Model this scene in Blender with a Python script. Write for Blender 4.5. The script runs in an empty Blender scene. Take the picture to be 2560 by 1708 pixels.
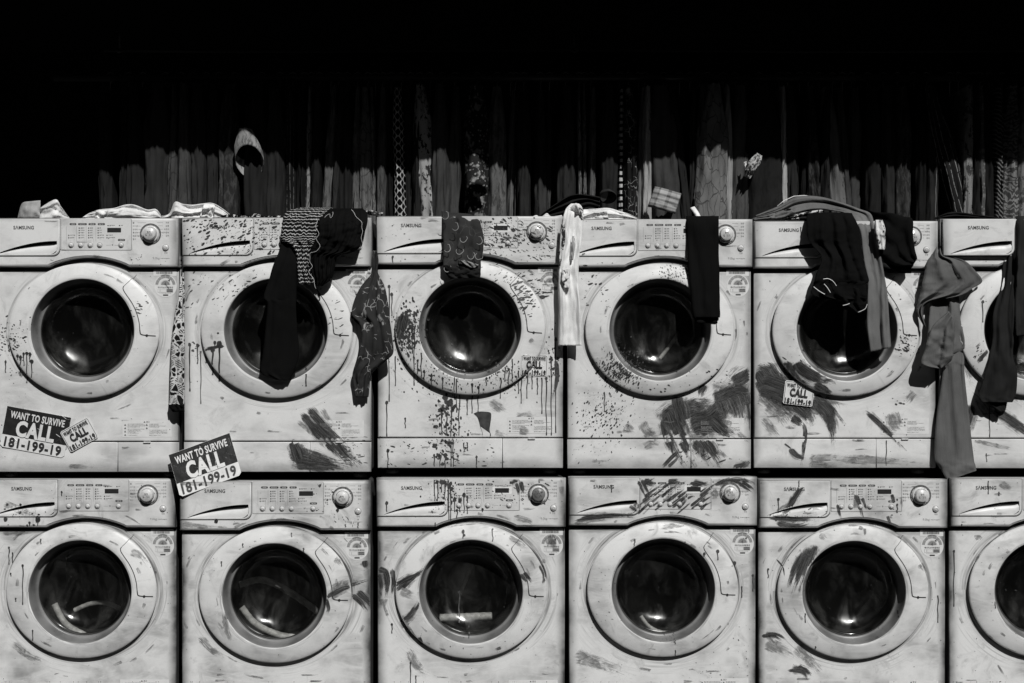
import bpy, math, random
from mathutils import Vector, noise, geometry
from mathutils.bvhtree import BVHTree
S = bpy.context.scene
C = S.collection
R = math.radians
# ------------------------------------------------------------ camera, sky, sun, exposure
D = 4.4
CZ = 1.25
cam_d = bpy.data.cameras.new('camera'); cam = bpy.data.objects.new('camera', cam_d); C.objects.link(cam)
cam.location = (0, -D, CZ); cam.rotation_euler = (R(90), 0, 0)
cam_d.lens = 36 * D / 3.2; cam_d.sensor_width = 36; cam_d.clip_end = 300; cam_d.clip_start = .05
S.camera = cam
SUN = Vector((-.34, 1.0, -.95)).normalized()          # direction the light travels
elev = math.asin(-SUN.z)
wd = bpy.data.worlds.new("World"); S.world = wd; wd.use_nodes = True
wn = wd.node_tree.nodes; wl = wd.node_tree.links
bg = wn['Background']; sky = wn.new('ShaderNodeTexSky'); sky.sky_type = 'NISHITA'; sky.sun_disc = False
sky.sun_elevation = elev; sky.sun_rotation = math.atan2(-SUN.x, -SUN.y)
bw = wn.new('ShaderNodeRGBToBW')                       # black and white photograph
wl.new(sky.outputs[0], bw.inputs[0]); wl.new(bw.outputs[0], bg.inputs[0]); bg.inputs[1].default_value = .05
sd = bpy.data.lights.new('sun', 'SUN'); sd.energy = 4.4; sd.angle = R(.5); sd.color = (1, .995, .975)
so = bpy.data.objects.new('sun', sd); C.objects.link(so); so.rotation_euler = SUN.to_track_quat('-Z', 'Y').to_euler()
so.location = (2, -6, 7)
S.view_settings.view_transform = 'Standard'; S.view_settings.look = 'None'; S.view_settings.gamma = 1
S.view_settings.exposure = -.36
S.render.engine = 'CYCLES'; S.cycles.transparent_max_bounces = 24; S.cycles.max_bounces = 8

PX = 800.0
def W(px, py, y=0.0):
    k = (D + y) / D / PX
    return Vector(((px - 1280) * k, y, CZ - (py - 854) * k))

# ------------------------------------------------------------ node helpers
class NT:
    def __init__(s, name):
        s.m = bpy.data.materials.new(name); s.m.use_nodes = True
        s.t = s.m.node_tree; s.b = s.t.nodes['Principled BSDF']; s.out = s.t.nodes['Material Output']
    def n(s, ty, **kw):
        nd = s.t.nodes.new(ty)
        for k, v in kw.items(): setattr(nd, k, v)
        return nd
    def put(s, sock, v):
        if isinstance(v, bpy.types.NodeSocket): s.t.links.new(v, sock)
        elif v is not None:
            if sock.type == 'VECTOR' and not hasattr(v, '__len__'): v = (v, v, v)
            if sock.type == 'RGBA' and not hasattr(v, '__len__'): v = (v, v, v, 1)
            sock.default_value = v
    def math(s, op, a, b=None, c=None, clamp=False):
        nd = s.n('ShaderNodeMath', operation=op, use_clamp=clamp)
        s.put(nd.inputs[0], a); s.put(nd.inputs[1], b)
        if c is not None: s.put(nd.inputs[2], c)
        return nd.outputs[0]
    def vmath(s, op, a, b=None):
        nd = s.n('ShaderNodeVectorMath', operation=op); s.put(nd.inputs[0], a); s.put(nd.inputs[1], b); return nd.outputs[0]
    def sm(s, v, a, b, lo=0., hi=1., smooth=True):
        nd = s.n('ShaderNodeMapRange'); nd.interpolation_type = 'SMOOTHSTEP' if smooth else 'LINEAR'
        s.put(nd.inputs[0], v); nd.inputs[1].default_value = a; nd.inputs[2].default_value = b
        nd.inputs[3].default_value = lo; nd.inputs[4].default_value = hi; return nd.outputs[0]
    def noise(s, vec, scale, detail=3., rough=.5, dist=0.):
        nd = s.n('ShaderNodeTexNoise'); s.put(nd.inputs['Vector'], vec); nd.inputs['Scale'].default_value = scale
        nd.inputs['Detail'].default_value = detail; nd.inputs['Roughness'].default_value = rough; nd.inputs['Distortion'].default_value = dist
        return nd.outputs[0]
    def vor(s, vec, scale, feature='F1', out=0, rnd=1.):
        nd = s.n('ShaderNodeTexVoronoi', feature=feature); s.put(nd.inputs['Vector'], vec); nd.inputs['Scale'].default_value = scale
        nd.inputs['Randomness'].default_value = rnd
        return nd.outputs[out]
    def mix(s, f, a, b):
        nd = s.n('ShaderNodeMix', data_type='RGBA'); s.put(nd.inputs[0], f)
        for i, v in ((6, a), (7, b)):
            s.put(nd.inputs[i], v)
        return nd.outputs[2]
    def xyz(s, vec):
        nd = s.n('ShaderNodeSeparateXYZ'); s.put(nd.inputs[0], vec); return nd.outputs
    def obj(s): return s.n('ShaderNodeTexCoord').outputs['Object']
    def uv(s, name='UVMap'):
        nd = s.n('ShaderNodeUVMap'); nd.uv_map = name; return nd.outputs[0]
    def seed(s):
        nd = s.n('ShaderNodeAttribute', attribute_type='OBJECT', attribute_name='seed'); return nd.outputs['Fac']
    def bump(s, h, strength=.2, dist=.002):
        nd = s.n('ShaderNodeBump'); s.put(nd.inputs['Height'], h); nd.inputs['Strength'].default_value = strength
        nd.inputs['Distance'].default_value = dist; s.t.links.new(nd.outputs[0], s.b.inputs['Normal'])
    def fin(s, col, rough=.5, metal=0., spec=None):
        s.put(s.b.inputs['Base Color'], col); s.put(s.b.inputs['Roughness'], rough); s.put(s.b.inputs['Metallic'], metal)
        if spec is not None: s.b.inputs['Specular IOR Level'].default_value = spec
        return s.m

def plain(name, v, rough=.5, var=.15, scale=40, spec=None, metal=0.):
    t = NT(name); n = t.noise(t.obj(), scale, 4)
    return t.fin(t.mix(t.sm(n, .3, .7), v * (1 - var), v * (1 + var)), rough, metal, spec)

DOORX, DOORZ = 0.0, (634 - 280) / PX
def white_paint(name, base=.74, kind='body'):
    t = NT(name); o = t.obj(); sd_ = t.seed()
    cmb = t.n('ShaderNodeCombineXYZ'); t.put(cmb.inputs[0], t.math('MULTIPLY', sd_, 3.17)); t.put(cmb.inputs[1], t.math('MULTIPLY', sd_, 1.3)); t.put(cmb.inputs[2], t.math('MULTIPLY', sd_, 7.7))
    p = t.vmath('ADD', o, cmb.outputs[0])
    warp = t.vmath('MULTIPLY', t.vmath('SUBTRACT', t.n('ShaderNodeTexNoise').outputs['Color'], (.5, .5, .5)), (.03, .0, .03))
    wn_ = warp.node.inputs[0].links[0].from_node.inputs[0].links[0].from_node
    t.put(wn_.inputs['Vector'], p); wn_.inputs['Scale'].default_value = 4
    pw = t.vmath('ADD', p, warp)
    streak = t.noise(t.vmath('MULTIPLY', pw, (12, 12, 52)), 1, 7, .72, 1.2)
    streak2 = t.noise(t.vmath('MULTIPLY', pw, (6, 6, 22)), 1, 6, .68, 1.)
    vst = t.noise(t.vmath('MULTIPLY', p, (120, 30, 7)), 1, 3, .6)
    cloud = t.noise(p, 7, 4, .55)
    cloud2 = t.noise(t.vmath('ADD', p, (5, 3, 9)), 16, 5, .65)
    x, y, z = t.xyz(o)
    ax = t.math('ABSOLUTE', x)
    f1 = t.math('MULTIPLY', t.sm(streak, .47, .72), t.sm(cloud, .46, .68), clamp=True)
    f1 = t.math('MULTIPLY', f1, .48)
    f2 = t.math('MULTIPLY', t.sm(streak2, .5, .8), t.sm(cloud2, .42, .7))
    f2 = t.math('MULTIPLY', f2, .62)
    f3 = t.math('MULTIPLY', t.math('MULTIPLY', t.sm(vst, .58, .8), t.sm(cloud2, .5, .7)), .3)
    f4 = t.math('MULTIPLY', t.math('MULTIPLY', t.sm(cloud, .35, .75), t.sm(streak2, .2, .7)), .6)
    blot = t.noise(t.vmath('ADD', pw, (2, 8, 1)), 11, 6, .7, .8)
    f4 = t.math('MAXIMUM', f4, t.math('MULTIPLY', t.sm(blot, .48, .8), .5))
    f = t.math('MAXIMUM', t.math('MAXIMUM', f1, f2), t.math('MAXIMUM', f3, f4))
    # rubbed-in dirt along the edges and round the door
    wob = t.math('MULTIPLY', t.math('SUBTRACT', cloud2, .5), .02)
    edge = t.math('MULTIPLY', t.sm(t.math('ADD', ax, wob), .236, .297, 0, 1.), t.math('ADD', .55, t.math('MULTIPLY', cloud, .7)))
    edge = t.math('POWER', edge, 2.2)
    f = t.math('MAXIMUM', f, edge)
    if kind == 'body':
        dx = t.math('DIVIDE', x, 188 / PX); dz = t.math('DIVIDE', t.math('SUBTRACT', z, DOORZ), 168 / PX)
        rho = t.math('SQRT', t.math('ADD', t.math('MULTIPLY', dx, dx), t.math('MULTIPLY', dz, dz)))
        ang = t.n('ShaderNodeCombineXYZ'); t.put(ang.inputs[0], t.math('MULTIPLY', rho, 26)); t.put(ang.inputs[1], t.math('ARCTAN2', dz, dx)); t.put(ang.inputs[2], sd_)
        arcs = t.noise(ang.outputs[0], 1.6, 4, .6)
        halo = t.math('MULTIPLY', t.sm(rho, .98, 1.16, 1, 0), t.math('ADD', .2, t.sm(arcs, .35, .7)))
        halo = t.math('MULTIPLY', halo, t.math('ADD', .25, t.math('MULTIPLY', cloud, .9)))
        f = t.math('MAXIMUM', f, t.math('MULTIPLY', halo, 1.1))
        arc2 = t.math('MULTIPLY', t.math('MULTIPLY', t.sm(rho, 1.0, 1.5, 1, 0), t.sm(arcs, .45, .75)), .45)
        f = t.math('MAXIMUM', f, arc2)
        low = t.math('MULTIPLY', t.sm(t.math('ADD', z, t.math('MULTIPLY', wob, 2.)), .06, .0, 0, .85), t.math('ADD', .35, streak2))
        f = t.math('MAXIMUM', f, low)
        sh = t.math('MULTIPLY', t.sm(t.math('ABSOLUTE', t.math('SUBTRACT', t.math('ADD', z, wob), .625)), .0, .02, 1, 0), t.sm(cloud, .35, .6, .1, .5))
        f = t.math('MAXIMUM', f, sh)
    if kind == 'panel':
        top = t.math('MULTIPLY', t.sm(t.math('ADD', z, wob), .775, .794, 0, .6), t.math('ADD', .1, cloud))
        low = t.math('MULTIPLY', t.sm(t.math('ADD', z, wob), .66, .638, 0, .6), t.math('ADD', .1, cloud))
        f = t.math('MAXIMUM', f, t.math('MAXIMUM', top, low))
    if kind == 'ring':
        dx = t.math('DIVIDE', x, 128 / PX); dz = t.math('DIVIDE', t.math('SUBTRACT', z, DOORZ), 128 / PX)
        rho = t.math('SQRT', t.math('ADD', t.math('MULTIPLY', dx, dx), t.math('MULTIPLY', dz, dz)))
        ang = t.n('ShaderNodeCombineXYZ'); t.put(ang.inputs[0], t.math('MULTIPLY', rho, 22)); t.put(ang.inputs[1], t.math('MULTIPLY', t.math('ARCTAN2', dz, dx), 1.3)); t.put(ang.inputs[2], sd_)
        arcs = t.noise(ang.outputs[0], 1.6, 5, .65)
        inner = t.math('MULTIPLY', t.sm(rho, 1.0, 1.12, 1, 0), t.math('MULTIPLY', t.sm(arcs, .35, .7), .6))
        a2 = t.math('MULTIPLY', t.math('MULTIPLY', t.sm(arcs, .52, .8), t.sm(cloud, .45, .6)), .4)
        f = t.math('MAXIMUM', f, t.math('MAXIMUM', inner, a2))
    f = t.math('MULTIPLY', f, t.sm(sd_, 8.9, 10., .85, 1.2), clamp=True)
    speck = t.vor(p, 210); spm = t.noise(p, 9, 2)
    sp = t.math('MULTIPLY', t.sm(speck, .10, .14, 1, 0), t.sm(spm, .6, .66))
    f = t.math('MAXIMUM', f, t.math('MULTIPLY', sp, .6))
    fine = t.noise(p, 420, 2)
    col = t.mix(f, base, .05)
    col = t.mix(t.sm(fine, .3, .7, 0, .10, False), col, .3)
    t.bump(t.math('ADD', fine, t.math('MULTIPLY', streak, .6)), .12, .001)
    return t.fin(col, t.sm(f, 0, 1, .38, .7, False), 0, .35)

M = {}
M['body'] = white_paint('white_enamel', .79, 'body')
M['shell'] = plain('grimy_steel_shell', .05, .5, .4, 12)
M['panel'] = white_paint('white_plastic_panel', .78, 'panel')
M['ring'] = white_paint('white_door_plastic', .80, 'ring')
M['plate'] = white_paint('control_plate_plastic', .72, 'none')
M['dark'] = plain('dark_seam', .06, .6)
M['blk'] = plain('black_rubber_and_slot_shade', .012, .7)
M['bezel'] = plain('grey_bezel_plastic', .17, .35, .35, 12)
M['print'] = plain('printed_ink', .05, .6)
M['printg'] = plain('printed_grey_ink', .22, .6)
M['lab'] = plain('label_paper', .72, .5, .05, 60)
M['labg'] = plain('label_grey', .3, .5)
M['btn'] = plain('button_plastic', .62, .28, .12, 90)
M['disp'] = plain('display_window', .03, .25)
M['dispw'] = plain('display_frame', .82, .3, .04)
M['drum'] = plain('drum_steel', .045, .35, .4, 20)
M['hose'] = plain('grey_hose', .58, .5, .3, 60)
M['foot'] = plain('foot_rubber', .05, .6)
M['paint'] = plain('dried_dark_paint', .045, .5, .4, 60)
M['stkt'] = plain('sticker_black_letters', .03, .45)

def vinyl(name, v, ro):
    t = NT(name); o = t.obj(); n = t.noise(o, 30, 4); cr = t.vor(t.vmath('MULTIPLY', o, (1, 1, 1.6)), 22, 'DISTANCE_TO_EDGE')
    cm = t.math('MULTIPLY', t.sm(cr, 0, .035, 1, 0), t.sm(t.noise(o, 12, 2), .5, .6))
    t.bump(t.math('ADD', n, t.math('MULTIPLY', cm, .5)), .5, .004)
    return t.fin(t.mix(t.math('MAXIMUM', t.sm(n, .45, .75, 0, .4), t.math('MULTIPLY', cm, .5)), v, v * .55 if v > .2 else v * 2.2), ro)
M['stkd'] = vinyl('sticker_dark_vinyl', .022, .3); M['stkw'] = vinyl('sticker_white_vinyl', .76, .35)
def glass_mat():
    t = NT('door_glass'); t.t.nodes.remove(t.b); o = t.obj(); sd_ = t.seed()
    p = t.vmath('ADD', o, sd_)
    tr = t.n('ShaderNodeBsdfTransparent'); tr.inputs[0].default_value = (.84, .84, .83, 1)
    gl = t.n('ShaderNodeBsdfGlossy'); gl.inputs['Color'].default_value = (.8, .8, .8, 1)
    sm_ = t.noise(t.vmath('MULTIPLY', p, (16, 16, 9)), 1, 6, .6, .5)
    t.put(gl.inputs['Roughness'], t.sm(sm_, .3, .75, .07, .38))
    di = t.n('ShaderNodeBsdfDiffuse'); di.inputs[0].default_value = (.3, .3, .29, 1)
    bp = t.n('ShaderNodeBump'); bp.inputs['Strength'].default_value = .6; bp.inputs['Distance'].default_value = .01
    t.put(bp.inputs['Height'], t.noise(p, 9, 2)); t.t.links.new(bp.outputs[0], gl.inputs['Normal'])
    fr = t.n('ShaderNodeFresnel'); fr.inputs[0].default_value = 1.5
    m1 = t.n('ShaderNodeMixShader'); t.put(m1.inputs[0], t.math('MULTIPLY', fr.outputs[0], .85)); t.t.links.new(tr.outputs[0], m1.inputs[1]); t.t.links.new(gl.outputs[0], m1.inputs[2])
    smear = t.math('MULTIPLY', t.sm(sm_, .42, .8), .10)
    dust = t.math('ADD', t.math('MULTIPLY', smear, .6), .009)
    m2 = t.n('ShaderNodeMixShader'); t.put(m2.inputs[0], dust); t.t.links.new(m1.outputs[0], m2.inputs[1]); t.t.links.new(di.outputs[0], m2.inputs[2])
    t.t.links.new(m2.outputs[0], t.out.inputs[0]); return t.m
M['glass'] = glass_mat()

def smear_mat(name, thr, v=.045, al=.93):
    t = NT(name); uv = t.uv(); fx, fy, _ = t.xyz(t.uv('Fade'))
    br = t.noise(t.vmath('MULTIPLY', uv, (.7, 20, 1)), 1, 5, .7)
    br2 = t.noise(t.vmath('MULTIPLY', uv, (1.8, 3.2, 1)), 1, 4, .6, 1.)
    a = t.math('ADD', t.math('MULTIPLY', br, .66), t.math('MULTIPLY', br2, .34))
    ev = t.math('MULTIPLY', t.math('ABSOLUTE', t.math('SUBTRACT', fy, .5)), 2)
    eu = t.math('MAXIMUM', t.sm(fx, .0, .2, 1, 0), t.sm(fx, .4, 1.0, 0, 1))
    pen = t.math('ADD', t.math('MULTIPLY', t.math('POWER', ev, 4), .15), t.math('MULTIPLY', eu, .24))
    a = t.sm(t.math('SUBTRACT', a, pen), thr, thr + .17)
    col = t.mix(t.sm(br, .42, .66), v * .4, v * 3.)
    t.put(t.b.inputs['Base Color'], col); t.b.inputs['Roughness'].default_value = .42
    t.put(t.b.inputs['Alpha'], t.math('MULTIPLY', a, t.sm(br2, .3, .7, al * .6, al))); return t.m
M['smear'] = smear_mat('brushed_dark_paint', .25, .04, .98)
M['smearl'] = smear_mat('brushed_thin_paint', .36, .10, .62)

# ------------------------------------------------------------ cloth materials
def cloth_mat(name, v, pat=None, v2=.5):
    t = NT(name); o = t.obj(); u = t.uv()
    weave = t.noise(o, 500, 2); big = t.noise(o, 9, 3); mid = t.noise(t.vmath('MULTIPLY', o, (70, 70, 9)), 1, 3)
    base = t.mix(t.sm(big, .3, .7), v * .8, v * 1.2)
    base = t.mix(t.sm(mid, .5, .8, 0, .3), base, v * .45)
    base = t.mix(t.sm(weave, .3, .7, 0, .25, False), base, v * 1.5)
    ow = t.vmath('ADD', o, t.vmath('MULTIPLY', t.vmath('SUBTRACT', t.n('ShaderNodeTexNoise').outputs['Color'], (.5, .5, .5)), (.05, .05, .05)))
    nn = [x for x in t.t.nodes if x.bl_idname == 'ShaderNodeTexNoise'][-1]; t.put(nn.inputs['Vector'], o); nn.inputs['Scale'].default_value = 14
    x, y, z = t.xyz(o)
    m = None
    if pat == 'stripes':
        ux, uy, _ = t.xyz(u)
        w = t.math('ADD', t.math('MULTIPLY', uy, 25.), t.math('MULTIPLY', t.math('SUBTRACT', t.noise(t.vmath('MULTIPLY', u, (14, 8, 1)), 1, 2), .5), 1.6))
        fr = t.math('FRACT', w); jag = t.math('MULTIPLY', t.noise(t.vmath('MULTIPLY', u, (120, 120, 1)), 1, 1), .3)
        m = t.math('LESS_THAN', fr, t.math('ADD', .08, jag))
    elif pat == 'tribal':
        ed = t.vor(t.vmath('MULTIPLY', ow, (1, .3, .8)), 62, 'DISTANCE_TO_EDGE'); cell = t.vor(t.vmath('MULTIPLY', ow, (1, .3, .8)), 62, 'F1', 1)
        cx = t.xyz(cell)
        wv = t.math('FRACT', t.math('MULTIPLY', t.math('ADD', t.math('MULTIPLY', x, t.math('SUBTRACT', cx[0], .5)), t.math('MULTIPLY', z, cx[1])), 260))
        a = t.math('LESS_THAN', ed, .09); b = t.math('MULTIPLY', t.math('LESS_THAN', wv, .5), t.math('GREATER_THAN', cx[2], .4))
        m = t.math('MAXIMUM', a, b); m = t.math('SUBTRACT', 1, m)
    elif pat == 'chevron':
        ax = t.math('ABSOLUTE', t.math('SUBTRACT', t.xyz(u)[0], .5))
        w = t.math('ADD', t.math('MULTIPLY', z, 34), t.math('MULTIPLY', ax, 2.4)); w2 = t.math('ADD', t.math('MULTIPLY', z, -34), t.math('MULTIPLY', ax, 2.4))
        m = t.math('LESS_THAN', t.math('MULTIPLY', t.math('FRACT', w), t.math('FRACT', w2)), .1)
    elif pat == 'floral':
        d = t.vor(t.vmath('MULTIPLY', ow, (1, .4, .75)), 19, 'F1'); e = t.vor(ow, 34, 'DISTANCE_TO_EDGE')
        pet = t.noise(t.vmath('MULTIPLY', ow, (60, 20, 60)), 1, 3)
        a = t.math('MULTIPLY', t.sm(d, .22, .27, 1, 0), t.sm(pet, .42, .55)); b = t.math('MULTIPLY', t.math('LESS_THAN', e, .025), t.sm(t.noise(o, 20), .48, .55))
        m = t.math('MAXIMUM', a, b)
    elif pat == 'leopard':
        d = t.vor(ow, 60, 'F1'); m = t.math('MULTIPLY', t.sm(d, .2, .3), t.sm(t.noise(o, 30, 3), .36, .46))
    elif pat == 'splat':
        d = t.noise(t.vmath('MULTIPLY', ow, (55, 30, 34)), 1, 5, .68); m = t.sm(d, .54, .57)
    elif pat == 'cracks':
        e = t.vor(t.vmath('MULTIPLY', ow, (1, .4, .4)), 40, 'DISTANCE_TO_EDGE'); m = t.math('LESS_THAN', e, .035)
    elif pat == 'swirl':
        w = t.n('ShaderNodeTexWave', wave_type='RINGS'); t.put(w.inputs['Vector'], t.vmath('MULTIPLY', ow, (1, .2, 1))); w.inputs['Scale'].default_value = 16; w.inputs['Distortion'].default_value = 9; w.inputs['Detail Scale'].default_value = 3
        m = t.sm(w.outputs['Fac'], .35, .5)
    elif pat == 'blocks':
        w = t.math('FRACT', t.math('MULTIPLY', z, 42)); m = t.math('MULTIPLY', t.math('LESS_THAN', w, .55), t.math('GREATER_THAN', t.xyz(u)[0], .1))
    elif pat == 'diag':
        w = t.math('FRACT', t.math('MULTIPLY', t.math('ADD', z, x), 60)); m = t.math('LESS_THAN', w, .35)
    elif pat == 'lines':
        ux = t.xyz(u)[0]; w = t.math('FRACT', t.math('MULTIPLY', ux, 5.3)); m = t.math('MULTIPLY', t.math('LESS_THAN', w, .09), t.sm(t.noise(t.vmath('MULTIPLY', o, (200, 200, 60)), 1), .4, .5))
    elif pat == 'seam':
        m = t.math('LESS_THAN', t.math('ABSOLUTE', t.math('SUBTRACT', t.xyz(u)[0], .3)), .012)
    elif pat == 'plaid':
        ux, uy, _ = t.xyz(u)
        a = t.math('LESS_THAN', t.math('FRACT', t.math('MULTIPLY', ux, 4.)), .38); b = t.math('LESS_THAN', t.math('FRACT', t.math('MULTIPLY', uy, 3.1)), .25)
        m = t.math('ADD', t.math('MULTIPLY', a, .5), t.math('MULTIPLY', b, .35))
    elif pat == 'weather':
        d = t.noise(t.vmath('MULTIPLY', ow, (60, 60, 16)), 1, 6, .7); m = t.sm(d, .46, .6)
    elif pat == 'hooks':
        m = None
    if m is not None: base = t.mix(m, base, v2)
    t.bump(t.math('ADD', t.math('MULTIPLY', weave, .3), t.math('MULTIPLY', mid, 1.6)), .5, .004)
    return t.fin(base, .95, 0, .15 if v > .1 else .03)
_cm = {}
def CM(v, pat=None, v2=.5):
    k = (v, pat, v2)
    if k not in _cm: _cm[k] = cloth_mat('fabric_%s' % (pat or 'plain'), v, pat, v2)
    return _cm[k]

# ------------------------------------------------------------ mesh helpers
class MB:
    def __init__(s): s.v = []; s.f = []; s.sm = []; s.mi = []; s.uv = []; s.uv2 = []; s.hasuv = False
    def face(s, idx, smooth=False, mi=0, uv=None, uv2=None):
        s.f.append(tuple(idx)); s.sm.append(smooth); s.mi.append(mi)
        s.uv.append(uv); s.uv2.append(uv2)
        if uv: s.hasuv = True
    def add(s, p): s.v.append(tuple(p)); return len(s.v) - 1
    def ring(s, pts): return [s.add(p) for p in pts]
    def bridge(s, a, b, smooth=True, mi=0, closed=True):
        n = len(a)
        for i in range(n if closed else n - 1):
            j = (i + 1) % n; s.face((a[i], a[j], b[j], b[i]), smooth, mi)
    def merge(s, o):
        k = len(s.v); s.v += o.v
        for f, sm_, mi, uv, uv2 in zip(o.f, o.sm, o.mi, o.uv, o.uv2): s.f.append(tuple(i + k for i in f)); s.sm.append(sm_); s.mi.append(mi); s.uv.append(uv); s.uv2.append(uv2)
        s.hasuv = s.hasuv or o.hasuv
    def box(s, x0, x1, y0, y1, z0, z1, mi=0):
        i = s.ring([(x, y, z) for z in (z0, z1) for y in (y0, y1) for x in (x0, x1)])
        for q in ((0, 1, 5, 4), (2, 6, 7, 3), (0, 4, 6, 2), (1, 3, 7, 5), (4, 5, 7, 6), (0, 2, 3, 1)): s.face([i[k] for k in q], False, mi)
    def build(s, name, mats, parent=None, origin=None):
        me = bpy.data.meshes.new(name)
        vs = s.v
        if origin is not None: vs = [(a - origin[0], b - origin[1], c - origin[2]) for a, b, c in vs]
        me.from_pydata(vs, [], s.f)
        for m in (mats if isinstance(mats, (list, tuple)) else [mats]): me.materials.append(m)
        me.polygons.foreach_set('use_smooth', s.sm); me.polygons.foreach_set('material_index', s.mi)
        if s.hasuv:
            for nm, src in (('UVMap', s.uv), ('Fade', s.uv2)):
                l = me.uv_layers.new(name=nm)
                for p, u in zip(me.polygons, src):
                    if u:
                        for k, li in enumerate(p.loop_indices): l.data[li].uv = u[k]
        me.update()
        o = bpy.data.objects.new(name, me); C.objects.link(o)
        if origin is not None: o.location = origin
        if parent is not None: o.parent = parent
        return o

def thing(name, label, cat, loc=(0, 0, 0), group=None):
    o = bpy.data.objects.new(name, None); C.objects.link(o); o.location = loc; o.empty_display_size = .1
    o['label'] = label; o['category'] = cat
    if group: o['group'] = group
    return o
def tag(o, label, cat, group=None):
    o['label'] = label; o['category'] = cat
    if group: o['group'] = group
    return o
def struct(o): o['kind'] = 'structure'; return o

def area(p): return sum(p[i - 1][0] * p[i][1] - p[i][0] * p[i - 1][1] for i in range(len(p))) / 2
def inset(p, d):
    n = len(p); out = []
    for i in range(n):
        a = Vector(p[i - 1]); b = Vector(p[i]); c = Vector(p[(i + 1) % n])
        e1 = (b - a).normalized(); e2 = (c - b).normalized()
        n1 = Vector((-e1.y, e1.x)); n2 = Vector((-e2.y, e2.x)); m = n1 + n2
        if m.length < 1e-6: m = n1
        m.normalize(); k = d / max(.4, m.dot(n1)); out.append((b.x + m.x * k, b.y + m.y * k))
    return out
def slab(mb, outline, y0, y1, bev=.002, holes=(), mi=0, fmi=None, hole_y=None, seg=3, back=True):
    """outline in (x,z); front at y0 (towards the viewer), back at y1"""
    p = list(outline)
    if area(p) < 0: p.reverse()
    rings = []
    for k in range(seg + 1):
        a = k / seg * math.pi / 2
        q = inset(p, bev * (1 - math.sin(a))); y = y0 + bev * (1 - math.cos(a))
        rings.append(mb.ring([(x, y, z) for x, z in q]))
    rings.append(mb.ring([(x, y1, z) for x, z in p]))
    for k in range(len(rings) - 1): mb.bridge(rings[k], rings[k + 1], k < seg, mi)
    hr = []
    for h in holes:
        h = list(h)
        if area(h) > 0: h.reverse()
        hr.append(mb.ring([(x, y0, z) for x, z in h]))
        b = mb.ring([(x, y1 if hole_y is None else hole_y, z) for x, z in h]); mb.bridge(hr[-1], b, False, mi)
    allv = rings[0] + [i for r in hr for i in r]
    tri = geometry.tessellate_polygon([[Vector((mb.v[i][0], mb.v[i][2], 0)) for i in r] for r in [rings[0]] + hr])
    for t_ in tri:
        a, b, c = [allv[i] for i in t_]
        A, B, Cc = mb.v[a], mb.v[b], mb.v[c]
        if (B[0] - A[0]) * (Cc[2] - A[2]) - (Cc[0] - A[0]) * (B[2] - A[2]) < 0: b, c = c, b
        mb.face((a, b, c), False, mi if fmi is None else fmi)
    if back and not holes: mb.face(list(reversed(rings[-1])), False, mi)
def LX(lx): return (lx - 235) / PX
def LZ(ly): return (634 - ly) / PX
def LP(pts): return [(LX(a), LZ(b)) for a, b in pts]
def rrect(x0, y0, x1, y1, r, n=4):
    out = []
    for cx, cy, a0 in ((x1 - r, y0 + r, -90), (x1 - r, y1 - r, 0), (x0 + r, y1 - r, 90), (x0 + r, y0 + r, 180)):
        for k in range(n + 1):
            a = R(a0 + 90 * k / n); out.append((cx + r * math.cos(a), cy + r * math.sin(a)))
    return out
def lathe(mb, lx, ly, prof, n=24, mi=0, cap=True):
    cx, cz = LX(lx), LZ(ly); rs = []
    for r, y in prof: rs.append(mb.ring([(cx + r / PX * math.cos(-2 * math.pi * k / n), y, cz + r / PX * math.sin(-2 * math.pi * k / n)) for k in range(n)]))
    for a, b in zip(rs[:-1], rs[1:]): mb.bridge(b, a, True, mi)
    if cap: mb.face(rs[-1], prof[-1][0] < .1, mi)
def tube(mb, pts, r, n=8, mi=0, rf=None):
    pts = [Vector(p) for p in pts]; rs = []
    for i, p in enumerate(pts):
        d = (pts[min(i + 1, len(pts) - 1)] - pts[max(i - 1, 0)]).normalized()
        a = d.cross(Vector((0, 1, .01))); a.normalize(); b = d.cross(a); rr = r if rf is None else rf(i)
        rs.append(mb.ring([p + (a * math.cos(2 * math.pi * k / n) + b * math.sin(2 * math.pi * k / n)) * rr for k in range(n)]))
    for a, b in zip(rs[:-1], rs[1:]): mb.bridge(a, b, True, mi)
    mb.face(list(reversed(rs[0])), False, mi); mb.face(rs[-1], False, mi)
def spl(pts, n):
    pts = [Vector(p) for p in pts]; out = []
    for i in range(len(pts) - 1):
        p0 = pts[max(i - 1, 0)]; p1 = pts[i]; p2 = pts[i + 1]; p3 = pts[min(i + 2, len(pts) - 1)]
        for k in range(n):
            t_ = k / n
            out.append(.5 * ((2 * p1) + (p2 - p0) * t_ + (2 * p0 - 5 * p1 + 4 * p2 - p3) * t_ * t_ + (3 * p1 - p0 - 3 * p2 + p3) * t_ ** 3))
    out.append(pts[-1]); return out

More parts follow.
